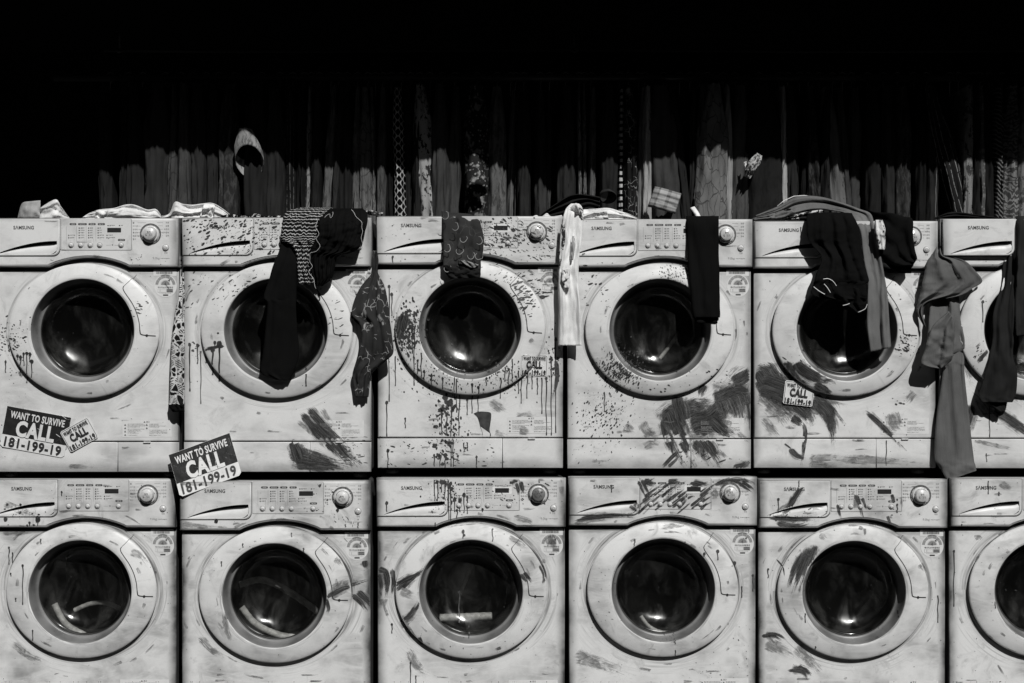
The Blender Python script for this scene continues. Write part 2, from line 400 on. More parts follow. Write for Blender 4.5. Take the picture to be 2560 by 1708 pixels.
def text_mb(s, x, z, h, y, bold=0., sx=1., align='LEFT', rot=0., mi=0, fit=None, space=1.):
    """flat lettering; x,z of the baseline start; h cap height"""
    cu = bpy.data.curves.new('lettering', 'FONT'); cu.body = s; cu.align_x = align; cu.size = 1; cu.resolution_u = 3; cu.offset = bold; cu.space_character = space
    o = bpy.data.objects.new('lettering', cu); C.objects.link(o); bpy.context.view_layer.update()
    me = bpy.data.meshes.new_from_object(o.evaluated_get(bpy.context.evaluated_depsgraph_get()))
    mb = MB(); k = h / .73
    vs = [v.co.copy() for v in me.vertices]
    if fit and vs:
        w = max(v.x for v in vs) - min(v.x for v in vs); sx = fit / (w * k)
    c, sn = math.cos(rot), math.sin(rot)
    for v in vs:
        a, b = v.x * k * sx, v.y * k; mb.add((x + a * c - b * sn, y, z + a * sn + b * c))
    for p in me.polygons:
        mb.face(list(p.vertices), False, mi)
    bpy.data.objects.remove(o); bpy.data.curves.remove(cu); bpy.data.meshes.remove(me)
    return mb

# ------------------------------------------------------------ the washing machine
def arch(lift, dy):
    pts = []
    for k in range(25):
        t_ = k / 24; x = 148 + (347 - 148) * t_
        pts.append((x, dy - lift * math.sin(math.pi * t_) ** .8))
    return pts
random.seed(4)
washer = thing('washing_machine', '', 'washing machine')
T = {}
def part(name, mb, mats, parent=None, label=None):
    o = mb.build(name, mats, parent or washer)
    if label: o['label'] = label
    T[name] = o; return o
# cabinet
mb = MB(); circ = [(LX(235) + 150 / PX * math.cos(2 * math.pi * k / 48), DOORZ + 150 / PX * math.sin(2 * math.pi * k / 48)) for k in range(48)]
slab(mb, LP(rrect(2, 2, 468, 632, 8)), .012, .575, .001, [circ], 0, 1, hole_y=.05)
mb.box(LX(4), LX(466), .5751, .578, LZ(630), LZ(4))
cabinet = part('cabinet', mb, [M['shell'], M['dark']])
mb = MB(); slab(mb, LP([(2, 132)] + arch(25, 132)[:] + [(468, 132), (468, 555), (2, 555)]), 0, .0125, .004, [circ], 0)
front_panel = part('front_panel', mb, M['body'])
mb = MB(); slab(mb, LP([(2, 558), (315, 558), (315, 632), (2, 632)]), .0005, .0124, .002); kick = part('kick_panel', mb, M['body'])
mb = MB(); slab(mb, LP([(316.4, 558), (468, 558), (468, 632), (316.4, 632)]), .0005, .0124, .002)
filt = part('filter_cover', mb, M['body'])
mb = MB(); slab(mb, LP(rrect(380, 556.5, 398, 560, 1)), -.004, .003, .0008); part('latch', mb, M['btn'], filt)
# control panel
up = [(19 + 151 * t_, 90 - 33 * (math.sin(t_ * math.pi / 2) ** .85)) for t_ in [k / 16 for k in range(17)]]
rt = [(171, 78), (168, 85), (161, 89.5)]
bt = [(161 - 142 * t_, 89.5 + 1.2 * math.sin(math.pi * t_)) for t_ in [k / 10 for k in range(1, 10)]]
hole = up + rt + bt
mb = MB(); slab(mb, LP([(0, 0), (470, 0), (470, 121)] + list(reversed(arch(23, 121))) + [(0, 121)]), -.020, .0122, .007, [LP(hole)], 0, hole_y=.010)
cpanel = part('control_panel', mb, M['panel'])
mb = MB(); dr = [(1, 1.5), (178, 1.5), (178, 78)] + [(160 + 18 * math.cos(R(a)), 78 + 18 * math.sin(R(a))) for a in range(15, 91, 15)] + [(1, 96)]
slab(mb, LP(dr), -.0204, -.0150, .0005, [inset(LP(hole) if area(LP(hole)) > 0 else list(reversed(LP(hole))), -.0004)]); part('drawer_seam', mb, M['dark'], cpanel)
# drawer
drw = [(2, 2.5), (176.5, 2.5), (176.5, 76)] + [(158.5 + 18 * math.cos(R(a)), 76 + 18 * math.sin(R(a))) for a in range(15, 91, 15)] + [(2, 94)]
mb = MB(); slab(mb, LP(drw), -.0235, -.0150, .0025, [LP(hole)], 0, hole_y=.008)
up2 = [(a, b) for a, b in up]; n = len(up2)
bot = [(19 + 151 * k / 16, 90.6 if k < 15 else (88 if k == 15 else 80)) for k in range(17)]
grid = []
NJ = 12
for j in range(NJ + 1):
    t_ = j / NJ; row = []
    for k in range(17):
        a = bot[k]; b = up2[k]; yy = -.0228 + .026 * t_ ** 3.6
        row.append((LX(a[0] + (b[0] - a[0]) * t_), yy, LZ(a[1] + (b[1] - a[1]) * t_)))
    grid.append(mb.ring(row))
for j in range(NJ): mb.bridge(grid[j], grid[j + 1], True, 0 if j < NJ - 4 else 1, False)  # topmost slot faces painted black to stand for the recess shade
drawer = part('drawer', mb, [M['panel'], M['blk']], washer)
mb = text_mb('S\u039bMSUNG', LX(62), LZ(28), 8.8 / PX, -.0239, .032, fit=51 / PX, space=1.08)
part('brand_lettering', mb, M['print'], drawer)
# control plate
mb = MB(); slab(mb, LP(rrect(179.4, 1.6, 354.5, 80.5, 2)), -.0203, -.018, .0002); slab(mb, LP(rrect(354.9, 4, 355.8, 80, .3)), -.0204, -.018, .0001)
part('plate_seam', mb, M['labg'], cpanel)
mb = MB(); slab(mb, LP(rrect(180.2, 2.4, 353.6, 79.6, 2)), -.0212, -.018, .0006); plate = part('control_plate', mb, M['plate'])
# print
pr = MB(); yP = -.0215
def rect(mb_, x0, y0, x1, y1, y, mi=0, r=None):
    q = LP(rrect(x0, y0, x1, y1, r, 3)) if r else LP([(x0, y1), (x1, y1), (x1, y0), (x0, y0)])
    if area(q) < 0: q.reverse()
    mb_.face(mb_.ring([(a, y, b) for a, b in q]), False, mi)
def dots(mb_, x0, x1, yc, h, y, seed=0, mi=0):
    rr = random.Random(seed * 7 + int(x0)); x = x0
    while x < x1 - 1:
        w = rr.uniform(1.6, 3.4); rect(mb_, x, yc - h / 2, min(x + w, x1), yc + h / 2 * rr.uniform(-.1, 1), y, mi); x += w + .9
pills = ((201, 218, '세탁'), (222, 244, '세탁온도'), (248, 266, '헹굼'), (271, 289, '탈수'))
for a, b, s in pills: rect(pr, a, 12.5, b, 17.6, yP, 0, 2.4)
rect(pr, 321, 51.8, 339, 57, yP, 0, 2.4)
for a, b, s in pills + ((321, 339, '예약'),):
    t_ = text_mb(s, LX((a + b) / 2), LZ(16.6 if a != 321 else 56), 2.7 / PX, yP - .0003, 0, align='CENTER', fit=(b - a - 7) / PX); 
    for k in range(len(t_.mi)): t_.mi[k] = 2
    pr.merge(t_)
for cx, rows in ((199, (43, 49)), (225, (24.9, 30.8, 36.7, 43, 49)), (248.5, (24.9, 30.8, 36.7, 43, 49)), (272, (24.9, 30.8, 36.7, 43, 49)), (296.6, (18.7,)), (325, (18.7,)), (294, (43, 49))):
    for ry in rows:
        rect(pr, cx - 1.6, ry - 1.6, cx + 1.6, ry + 1.6, yP, 0, 1.5)
        L = {199: 12, 225: 9, 248.5: 7, 272: 5 if ry < 40 else 12, 296.6: 13, 325: 6, 294: 17 if ry > 45 else 11}[cx]
        dots(pr, cx + 3.5, cx + 3.5 + L, ry, 3.2, yP, ry, 1)
for x in (193, 218, 242, 266): rect(pr, x, 21, x + .5, 58, yP, 1)
for x in (212, 237, 261): rect(pr, x, 50, x + .4, 74, yP, 1)
rect(pr, 292, 67.2, 303, 67.7, yP, 1); rect(pr, 312, 67.2, 322, 67.7, yP, 1); rect(pr, 306, 65, 309, 68.5, yP, 1)
part('plate_printing', pr, [M['print'], M['printg'], M['lab']], plate)
pr = MB(); yP = -.0204
for i, (s, ry) in enumerate((('울', 11.5), ('아기옷', 19.6), ('란제리', 28), ('통세척', 35.8), ('헹굼+탈수', 44), ('탈수', 52))):
    pr.merge(text_mb(s, LX(357.5), LZ(ry + 2), 3.5 / PX, yP, .004, mi=0)); 
    if i < 4: rect(pr, 370 + (i % 3), ry - .2, 379 + (12 if i == 0 else 0), ry + .3, yP, 1)
for i, (s, ry) in enumerate((('표준', 11), ('삶음', 19), ('찌든때', 27.5), ('냉수급속', 35.5), ('급속', 43.5))):
    pr.merge(text_mb(s, LX(448), LZ(ry + 2), 3.5 / PX, yP, .004, align='RIGHT', mi=0)); rect(pr, 418 + i * 3, ry - .2, 433, ry + .3, yP, 1)
pr.merge(text_mb('9.0kg', LX(407), LZ(102), 5.6 / PX, yP, 0, fit=17 / PX, mi=0)); dots(pr, 427, 450, 100.6, 2.4, yP, 5, 1)
pr.merge(text_mb('전원', LX(440), LZ(88), 3.4 / PX, yP, 0, align='CENTER', mi=0))
part('panel_printing', pr, [M['printg'], M['printg']], cpanel)
# display
mb = MB(); slab(mb, LP(rrect(288, 20.5, 336, 39.5, 3)), -.0214, -.0205, .0002); dispf = part('display_frame', mb, M['plate'], plate)
mb = MB(); slab(mb, LP(rrect(294.5, 24.2, 329, 35.8, 1)), -.0217, -.0205, .0001); part('display', mb, M['disp'], dispf)
for bx in (204.7, 228.6, 252.3, 275.8, 328.9):
    mb = MB(); lathe(mb, bx, 67.3, [(7.2, -.021), (7.2, -.0216), (6.3, -.0217)], 20, 0, False); lathe(mb, bx, 67.3, [(5.9, -.0212), (5.7, -.0238), (4.8, -.0252), (2.5, -.0262)], 20, 1)
    part('button', mb, [M['labg'], M['btn']], plate)
mb = MB(); lathe(mb, 439.5, 73.4, [(8.6, -.020), (8.6, -.0206), (7.6, -.0207)], 24, 0, False); lathe(mb, 439.5, 73.4, [(7.3, -.0202), (7.1, -.0238), (5.8, -.0252), (3, -.0256)], 24, 1)
pb = part('power_button', mb, [M['labg'], M['btn']])
mb = MB()
pts = [(LX(439.5 + 3.2 * math.sin(R(a))), -.0262, LZ(73.4 - 3.2 * math.cos(R(a)))) for a in range(45, 316, 30)]
tube(mb, pts, .0004, 5); tube(mb, [(LX(439.5), -.0265, LZ(69)), (LX(439.5), -.0265, LZ(73.5))], .0004, 5)
part('power_symbol', mb, M['printg'], pb)
mb = MB(); lathe(mb, 401.8, 39.5, [(26.3, -.0202), (26.3, -.0212), (25.6, -.0216), (24.6, -.0216)], 40, 0, False)
lathe(mb, 401.8, 39.5, [(24.6, -.0212), (22.6, -.0214), (22.4, -.0213)], 40, 1, False)
for k in range(12):
    a = 2 * math.pi * k / 12 + .2; cx, cz = LX(401.8) + 23.1 / PX * math.cos(a), LZ(39.5) + 23.1 / PX * math.sin(a)
    mb.box(cx - .0011, cx + .0011, -.0222, -.0214, cz - .0011, cz + .0011, 0)
lathe(mb, 401.8, 39.5, [(21.4, -.0205), (21.0, -.0245), (18.5, -.026), (17, -.026)], 40, 2, False)
dial = part('dial', mb, [M['dark'], M['bezel'], M['btn']])
mb = MB(); lathe(mb, 401.8, 39.5, [(16.5, -.024), (15.4, -.037), (14.9, -.0395), (13.8, -.0407), (6, -.041)], 40)
knob = part('knob', mb, M['btn'], dial)
mb = text_mb('동작', LX(401.8), LZ(37.8), 4 / PX, -.0413, .006, align='CENTER'); mb.merge(text_mb('일시정지', LX(401.8), LZ(45), 3.6 / PX, -.0413, .006, align='CENTER'))
rect(mb, 394, 39.3, 409.5, 39.8, -.0413)
part('knob_lettering', mb, M['print'], knob)
# door
NA = 112
def ell(a):
    c, s_ = math.cos(a), math.sin(a)
    return (188 / PX * c, 168 / PX * s_)
def door_pt(a, t_, y):
    e = ell(a); c = (128 / PX * math.cos(a), 128 / PX * math.sin(a))
    return (e[0] * (1 - t_) + c[0] * t_, y, DOORZ + (e[1] * (1 - t_) + c[1] * t_))
mb = MB(); rs = []
for t_, y in ((.09, -.0105), (.02, -.0105), (.004, -.0115), (0, -.0135), (.004, -.0155), (.02, -.0175), (.07, -.0195), (.2, -.0225), (.45, -.027), (.7, -.0305), (.88, -.0322), (.96, -.0322), (.99, -.0312), (1.0, -.029)):
    rs.append(mb.ring([door_pt(-2 * math.pi * k / NA, t_, y) for k in range(NA)]))
for a, b in zip(rs[:-1], rs[1:]): mb.bridge(b, a, True)
door = part('door', mb, M['ring'])
mb = MB(); lathe(mb, 235, 280, [(128, -.030), (126.8, -.027), (125.5, -.018), (122.5, .004), (120.5, .011), (118, .013), (112, .014)], 96, 0, False)
bez = part('door_bezel', mb, M['bezel'], door)
mb = MB(); rs = [mb.ring([door_pt(-2 * math.pi * k / NA, tt, y) for k in range(NA)]) for tt, y in ((.08, .001), (.05, -.004), (.05, -.0103), (.4, -.0104))]
for a, b in zip(rs[:-1], rs[1:]): mb.bridge(b, a, True)
part('door_gasket', mb, M['blk'], door)
GP = [(114.5, .0125), (111, .010), (108, .011), (105, .016), (100, .028), (92, .040), (80, .050), (62, .057), (40, .061), (20, .063), (8, .0636), (2, .0637), (.05, .0637)]
GP2 = [(105.5, .0185), (100.5, .031), (92, .0435), (80, .0535), (62, .0605), (40, .0645), (20, .0665), (8, .0671), (2, .0672), (.05, .0672)]
mb = MB(); lathe(mb, 235, 280, GP, 96, 0); lathe(mb, 235, 280, GP2, 96, 0); glass = part('door_glass', mb, M['glass'], door)
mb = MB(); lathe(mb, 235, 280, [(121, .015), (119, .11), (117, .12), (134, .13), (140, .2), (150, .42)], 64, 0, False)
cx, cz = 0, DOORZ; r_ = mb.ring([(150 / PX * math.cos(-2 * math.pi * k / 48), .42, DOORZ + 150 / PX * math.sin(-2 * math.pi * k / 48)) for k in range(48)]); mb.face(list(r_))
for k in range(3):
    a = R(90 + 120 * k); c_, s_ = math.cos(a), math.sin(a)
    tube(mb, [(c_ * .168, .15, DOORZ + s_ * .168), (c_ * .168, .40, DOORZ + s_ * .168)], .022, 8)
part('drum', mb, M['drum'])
for sx in (-1, 1):
    for yy in (.06, .52):
        mb = MB(); n = 16
        r0 = [mb.ring([(sx * .25 + r_ * math.cos(2 * math.pi * k / n), yy + r_ * math.sin(2 * math.pi * k / n), z) for k in range(n)]) for r_, z in ((.022, -.019), (.022, -.006), (.012, -.006), (.012, .003))]
        for a, b in zip(r0[:-1], r0[1:]): mb.bridge(a, b, True)
        mb.face(list(reversed(r0[0])))
        part('foot', mb, M['foot'])
# labels on the cabinet
mb = MB(); yL = -.0006
def disc(mb_, cx, cy, r0, r1, a0, a1, y, mi=0, n=20):
    A = [mb_.ring([(LX(cx + r * math.cos(R(a0 + (a1 - a0) * k / n))), y, LZ(cy - r * math.sin(R(a0 + (a1 - a0) * k / n)))) for k in range(n + 1)]) for r in (r0, r1)]
    mb_.bridge(A[1], A[0], False, mi, False)
rect(mb, 405, 127, 463, 143, yL, 0, 1)
disc(mb, 435, 168, .1, 28.5, 0, 360, yL, 0, 40)
rr = random.Random(2); x = 412
while x < 453:
    w = rr.choice((.5, .8, 1.3, 1.8)); rect(mb, x, 131.5, min(x + w, 453), 138, yL - .0004, 1); x += w + rr.choice((.5, .7, 1.0))
dots(mb, 412, 446, 128.9, 1.6, yL - .0004, 3, 2)
disc(mb, 435, 166, 18, 25, 4, 176, yL - .0004, 2)
for a in (35, 60, 90, 120, 145): disc(mb, 435, 166, 18, 25, a - .8, a + .8, yL - .0006, 0, 2)
disc(mb, 435, 166, .1, 11, 5, 175, yL - .0004, 3); disc(mb, 435, 166, 12, 12.6, 5, 175, yL - .0004, 2)
i = mb.ring([(LX(441), yL - .0007, LZ(154)), (LX(446), yL - .0007, LZ(151)), (LX(446), yL - .0007, LZ(157))]); mb.face(i, False, 1)
mb.merge(text_mb('4', LX(434.6), LZ(166.5), 8.4 / PX, yL - .0007, 0, align='CENTER', mi=1))
mb.merge(text_mb('에너지소비효율등급', LX(435), LZ(173.2), 3.4 / PX, yL - .0007, .006, align='CENTER', fit=38 / PX, mi=1))
for a, b in ((416, 421), (422, 437), (438, 454)):
    rect(mb, a, 175.5, b, 184, yL - .0004, 3 if a == 438 else 2); rect(mb, a + .5, 176, b - .5, 183.5, yL - .0006, 3 if a == 438 else 0)
dots(mb, 440, 452, 178, 2.2, yL - .0008, 1, 1); dots(mb, 440, 452, 182, 2.2, yL - .0008, 9, 1); dots(mb, 420, 450, 186.4, 1.2, yL - .0004, 4, 2)
rect(mb, 429, 189, 442, 192.5, yL - .0004, 1, 1)
part('energy_label', mb, [M['lab'], M['print'], M['labg'], M['printg']], front_panel)
mb = MB(); rect(mb, 328, 503.6, 450, 545, yL, 0)
mb.merge(text_mb('▲ 경고', LX(388), LZ(509), 3.6 / PX, yL - .0004, .004, align='CENTER', mi=1))
rr = random.Random(5)
for col in (341, 395):
    for k in range(12):
        ry = 512.5 + k * 2.55
        if rr.random() < .85: dots(mb, col, col + rr.uniform(20, 46), ry, 1.5, yL - .0004, k, 3)
    for k in range(4 if col < 350 else 2):
        ry = 514 + k * 8.3; i = mb.ring([(LX(col - 9), yL - .0004, LZ(ry + 2.6)), (LX(col - 4), yL - .0004, LZ(ry + 2.6)), (LX(col - 6.5), yL - .0004, LZ(ry - 2.2))]); mb.face(i, False, 1)
part('warning_label', mb, [M['lab'], M['print'], M['labg'], M['printg']], front_panel)

# collision surface of one machine (for projecting paint and stickers)
def bvh_of(objs):
    vs = []; fs = []
    for o in objs:
        k = len(vs); vs += [v.co.copy() for v in o.data.vertices]; fs += [tuple(i + k for i in p.vertices) for p in o.data.polygons]
    return BVHTree.FromPolygons(vs, fs)
BV = bvh_of([cabinet, front_panel, kick, filt, cpanel, drawer, plate, door, bez, glass, T['dial'], T['knob']])

# door handle: raised leaf following the ring, with its dark seam
def hit_local(x, z):
    h = BV.ray_cast(Vector((x, -1, z)), Vector((0, 1, 0)))
    return h[0].y if h[0] is not None else 0.
seamp = [(363, 140), (349, 157), (337, 170), (336.5, 178), (343, 189), (358, 211), (369, 234), (375.5, 258), (378, 282), (381, 289), (394, 291.5), (415, 293)]
sm2 = spl([(a, b, 0) for a, b in seamp], 6)
mb = MB(); prev = None
for i, p in enumerate(sm2):
    d = sm2[min(i + 1, len(sm2) - 1)] - sm2[max(i - 1, 0)]; nrm = Vector((-d.y, d.x, 0)).normalized(); w = .55 if i < 12 else (1.0 if i < len(sm2) - 20 else 1.3)
    q = [p + nrm * w, p - nrm * w]
    r_ = mb.ring([(LX(c[0]), hit_local(LX(c[0]), LZ(c[1])) - .0006, LZ(c[1])) for c in q])
    if prev: mb.face((prev[0], prev[1], r_[1], r_[0]), True)
    prev = r_
lathe(mb, 394, 291.5, [(3.2, hit_local(LX(394), LZ(291.5)) + .001), (3, hit_local(LX(394), LZ(291.5)) - .002)], 12)
part('handle_seam', mb, M['blk'], door)

TOPS = [(-28, 445, 545.5), (454, 928, 544), (940.6, 1410, 540.4), (1417, 1882, 547.8), (1885.7, 2346, 552.5), (2352, 2817, 547)]
BOTS = [(-33, 438, 1198), (448.7, 926, 1203.5), (940.6, 1414.7, 1196), (1421, 1893.7, 1193), (1897, 2370, 1199), (2376, 2849, 1195.5)]
WL = ['far left top washer with two phone number stickers low on its front',
 'top row washer under the striped top and black trouser leg, handprint smears at bottom right',
 'top row washer with paisley cloth over its panel and long paint drips under the door',
 'top row washer with straight black trousers over it and broad smears at lower right',
 'top row washer draped with black shirt and long grey trousers',
 'top row washer at the right edge with its detergent drawer pulled open',
 'far left bottom row washer with one blob and few drips on its panel',
 'bottom row washer beneath the dark sticker, smudge beside its door handle',
 'bottom row washer with drips running down the panel and smears left of the door',
 'bottom row washer whose control plate is covered in diagonal brush strokes',
 'bottom row washer with a dark smear on the left of its door ring',
 'bottom row washer cut off by the right edge, only part of its door seen']
def copy_tree(o, parent, seed):
    c = o.copy(); C.objects.link(c)
    c.parent = parent; c['seed'] = seed
    for ch in [x for x in bpy.data.objects if x.parent == o]: copy_tree(ch, c, seed)
    return c
machines = []
seedsv = [1.3, 2.9, 4.1, 5.7, 7.2, 8.8, 10.1, 11.9, 13.4, 15.2, 16.6, 18.3]
for i, (a, b, t0) in enumerate(TOPS + BOTS):
    sc = 1.
    yf = D * (470 / (b - a) - 1)
    if yf > .005: sc = (b - a) / 470.; yf = 0.
    yo = yf + .02
    kk = (D + yf) / D / PX
    loc = ((((a + b) / 2) - 1280) * kk, yo, CZ - (t0 - 854) * kk - .7925 * sc)
    if i == 0:
        m_ = washer
        m_['seed'] = seedsv[0]
        for o in list(bpy.data.objects):
            if o.type == 'MESH': o['seed'] = seedsv[0]
    else:
        m_ = copy_tree(washer, None, seedsv[i])
    m_.location = loc; m_.scale = (sc, sc, sc)
    tag(m_, WL[i], 'washing machine', 'stacked washing machines'); machines.append((m_, Vector(loc), sc))
def child(m_, nm):
    for o in m_.children:
        if o.name.split('.')[0] == nm: return o
# opened drawer of the last top machine
d6 = child(machines[5][0], 'drawer'); d6.location = (-LX(2) * .03, -.014, 0); d6.scale = (1.03, 1, 1); d6['label'] = 'detergent drawer pulled open'
mb = MB(); mb.box(LX(6), LX(172), -.013, .25, LZ(88), LZ(84)); mb.box(LX(6), LX(9), -.015, .25, LZ(84), LZ(10)); mb.box(LX(169), LX(172), -.015, .25, LZ(84), LZ(10))
bx = mb.build('drawer_tray', M['panel'], d6); bx['seed'] = 8.8
for i in (1 + 1, 8, 9):      # pale frame round the display on these machines
    pl = child(machines[i][0], 'control_plate')
    df = child(pl, 'display_frame'); df.data = df.data.copy(); df.data.materials[0] = M['dispw']
dk = child(child(machines[8][0], 'dial'), 'knob'); dk.data = dk.data.copy(); dk.data.materials[0] = M['bezel']; dk['label'] = 'knob rubbed dark with paint'

# ------------------------------------------------------------ paint on the machines
def cast(mi_, px, py, off=.0007):
    m_, loc, sc = machines[mi_]
    o = (Vector((0, -D, CZ)) - loc) / sc; d = (W(px, py, 0) - Vector((0, -D, CZ))).normalized()
    h = BV.ray_cast(o, d)
    if h[0] is None: return None
    return h[0] - d * off
class Paint:
    def __init__(s, mi_): s.i = mi_; s.sp = MB(); s.dr = MB(); s.sm_ = MB(); s.sl = MB(); s.k = 0; s.r = random.Random(100 + mi_)
    def blob(s, px, py, rx, ry=None, ang=0., mb_=None, jag=.18, n=9):
        ry = ry or rx; mb_ = mb_ or s.sp; c, sn = math.cos(ang), math.sin(ang); pts = []
        for k in range(n):
            a = 2 * math.pi * k / n; r_ = 1 + s.r.uniform(-jag, jag); u, v = rx * r_ * math.cos(a), ry * r_ * math.sin(a)
            h = cast(s.i, px + u * c - v * sn, py + u * sn + v * c)
            if h is None: return
            pts.append(h)
        ys = [p.y for p in pts]
        if max(ys) - min(ys) > .008 + .0: return
        mb_.face(mb_.ring(list(reversed(pts))), False)
    def poly(s, pts, n=5):
        P = spl([(a, b, 0) for a, b in pts + [pts[0]]], n)[:-1]; h = [cast(s.i, q.x, q.y, .0012) for q in P]
        if None not in h:
            if area([(q.x, q.y) for q in P]) > 0: h.reverse()
            s.dr.face(s.dr.ring(h), False)
    def splat(s, x0, y0, x1, y1, n, r0=.6, r1=2.4, el=1.8, ang=0., gauss=True):
        for _ in range(n):
            if gauss: x = s.r.gauss((x0 + x1) / 2, abs(x1 - x0) / 4); y = s.r.gauss((y0 + y1) / 2, abs(y1 - y0) / 4)
            else: x = s.r.uniform(x0, x1); y = s.r.uniform(y0, y1)
            r_ = r0 + (r1 - r0) * s.r.random() ** 2.6
            s.blob(x, y, r_ * s.r.uniform(1, el), r_ * .8, ang + s.r.gauss(0, .25))
    def drip(s, x, y0, y1, w=1.4, head=3.0, wander=1.2):
        n = max(4, int((y1 - y0) / 5)); prev = None; ph = s.r.uniform(0, 9)
        for k in range(n + 1):
            t_ = k / n; y = y0 + (y1 - y0) * t_; xx = x + wander * noise.noise(Vector((ph, t_ * 3, 0)))*2
            ww = w * (1.25 - .5 * t_ + .35 * noise.noise(Vector((ph, t_ * 7, 4))))
            if t_ > .93: ww = w * 1.25
            a = cast(s.i, xx - ww, y, .0009); b = cast(s.i, xx + ww, y, .0009)
            if a is None or b is None: prev = None; continue
            if prev and abs(prev[2].y - a.y) < .007 and abs(a.y - b.y) < .007:
                s.dr.face(s.dr.ring([prev[2], a, b, prev[3]]), False)
            prev = (0, 0, a, b)
        if head: s.blob(x, y0, head, head * 1.25, 0, s.dr, .15, 12)
    def stroke(s, pts, w, light=False, k1=None):
        if not light and s.i >= 6 and w >= 20:
            s.stroke(pts, w, True); s.stroke([(x_ - w * .25, y_ + w * .1) for x_, y_ in pts], w * .35); pts = [(x_ + w * .2, y_ - w * .1) for x_, y_ in pts]; w *= .4
        if not light and w > 12: s.stroke([(a + s.r.uniform(-.2, .2) * w, b + s.r.uniform(-.2, .2) * w) for a, b in pts], w * 1.7, True)
        mb_ = s.sl if light else s.sm_
        s.k += 1; P = spl([(a, b, 0) for a, b in pts], max(4, int(24 / len(pts)))); n = len(P); ln = 0; seed = s.k * 3.71 + s.i * 11.3
        rows = []; NV = 7; w1 = k1 if k1 is not None else w * .75
        for i, p in enumerate(P):
            if i: ln += (P[i] - P[i - 1]).length
            d = P[min(i + 1, n - 1)] - P[max(i - 1, 0)]; nr = Vector((-d.y, d.x, 0)).normalized(); t_ = i / (n - 1); ww = (w + (w1 - w) * t_) * (.55 + .45 * min(1, t_ / .15)) * (1.08 + .25 * noise.noise(Vector((t_ * 3, seed, 2))))
            row = []
            for j in range(NV):
                v = j / (NV - 1); q = p + nr * ww * (v - .5); h = cast(s.i, q.x, q.y, .0003 + .00013 * (s.k % 9))
                row.append((h, (ln / 40. + seed, v * ww / 40. + seed), (t_, v)))
            rows.append(row)
        for a, b in zip(rows[:-1], rows[1:]):
            for j in range(NV - 1):
                q = [a[j], a[j + 1], b[j + 1], b[j]]
                if any(x[0] is None for x in q): continue
                ys = [x[0].y for x in q]
                if max(ys) - min(ys) > .008: continue
                mb_.face(mb_.ring([x[0] for x in q]), True, 0, [x[1] for x in q], [x[2] for x in q])
    def done(s):
        a, b, t0 = (TOPS + BOTS)[s.i]; a = max(a, 0); b = min(b, 2555); cxp = (sum((TOPS + BOTS)[s.i][:2])) / 2; cyp = t0 + 280; q = 1 if s.i < 6 else 1.5
        for _ in range(int(16 * q)):
            th = s.r.uniform(0, 6.28); rr_ = s.r.uniform(135, 235); L = s.r.uniform(.05, .3); P = [(cxp + rr_ * 1.05 * math.cos(th + L * k), cyp + rr_ * .93 * math.sin(th + L * k)) for k in (0, .5, 1)]
            if all(a < x < b and y < t0 + 550 for x, y in P): s.stroke(P, s.r.uniform(3, 9), True)
        for _ in range(int(12 * q)):
            x = s.r.uniform(a + 8, b - 60); y = t0 + s.r.choice((s.r.uniform(4, 118), s.r.uniform(560, 630), s.r.uniform(480, 550))); L = s.r.uniform(12, 60)
            if y < 1705: s.stroke([(x, y), (x + L / 2, y + s.r.uniform(-3, 3)), (x + L, y + s.r.uniform(-4, 4))], s.r.uniform(3, 8), True)
        for _ in range(int(45 * q)):
            s.blob(s.r.uniform(a + 5, b - 5), min(1705, s.r.uniform(t0 + 3, t0 + 628)), s.r.uniform(.5, 1.5), s.r.uniform(.4, 1.2), s.r.uniform(0, 3))
        m_ = machines[s.i][0]
        for mb_, nm, mt in ((s.sp, 'paint_splatter', 'paint'), (s.dr, 'paint_drips', 'paint'), (s.sm_, 'paint_smears', 'smear'), (s.sl, 'thin_paint_smears', 'smearl')):
            if mb_.f:
                o = mb_.build(nm, M[mt], m_); o['kind'] = 'stuff'
def A3(X, Y, s=2.24, ox=0, oy=0): return (ox + X / s, oy + Y / s)

# --- top 1
p = Paint(0)
p.splat(-10, 800, 75, 890, 110, .6, 2.6, 2.2, .2); p.splat(0, 860, 90, 960, 30, .5, 2); p.splat(0, 980, 80, 1110, 40, .5, 1.6, 1.3, 0, False); p.splat(300, 640, 420, 700, 16, .5, 2)
for x, a, b, h in ((51, 893, 940, 4), (59, 885, 915, 3.5), (67, 884, 958, 4), (75, 886, 905, 4), (79, 904, 949, 4.5), (22, 862, 877, 3), (44, 890, 900, 3.5), (36, 888, 897, 3), (14, 905, 932, 3)): p.drip(x, a, b, 1.2, h)
p.splat(325, 740, 370, 800, 22, .8, 2.6, 5, .1); p.splat(340, 640, 360, 655, 8, .8, 2.4, 1.5, .8)
p.stroke([(165, 1165), (250, 1168)], 14, True); p.stroke([(150, 1140), (165, 1120), (195, 1118)], 10, True); p.done()
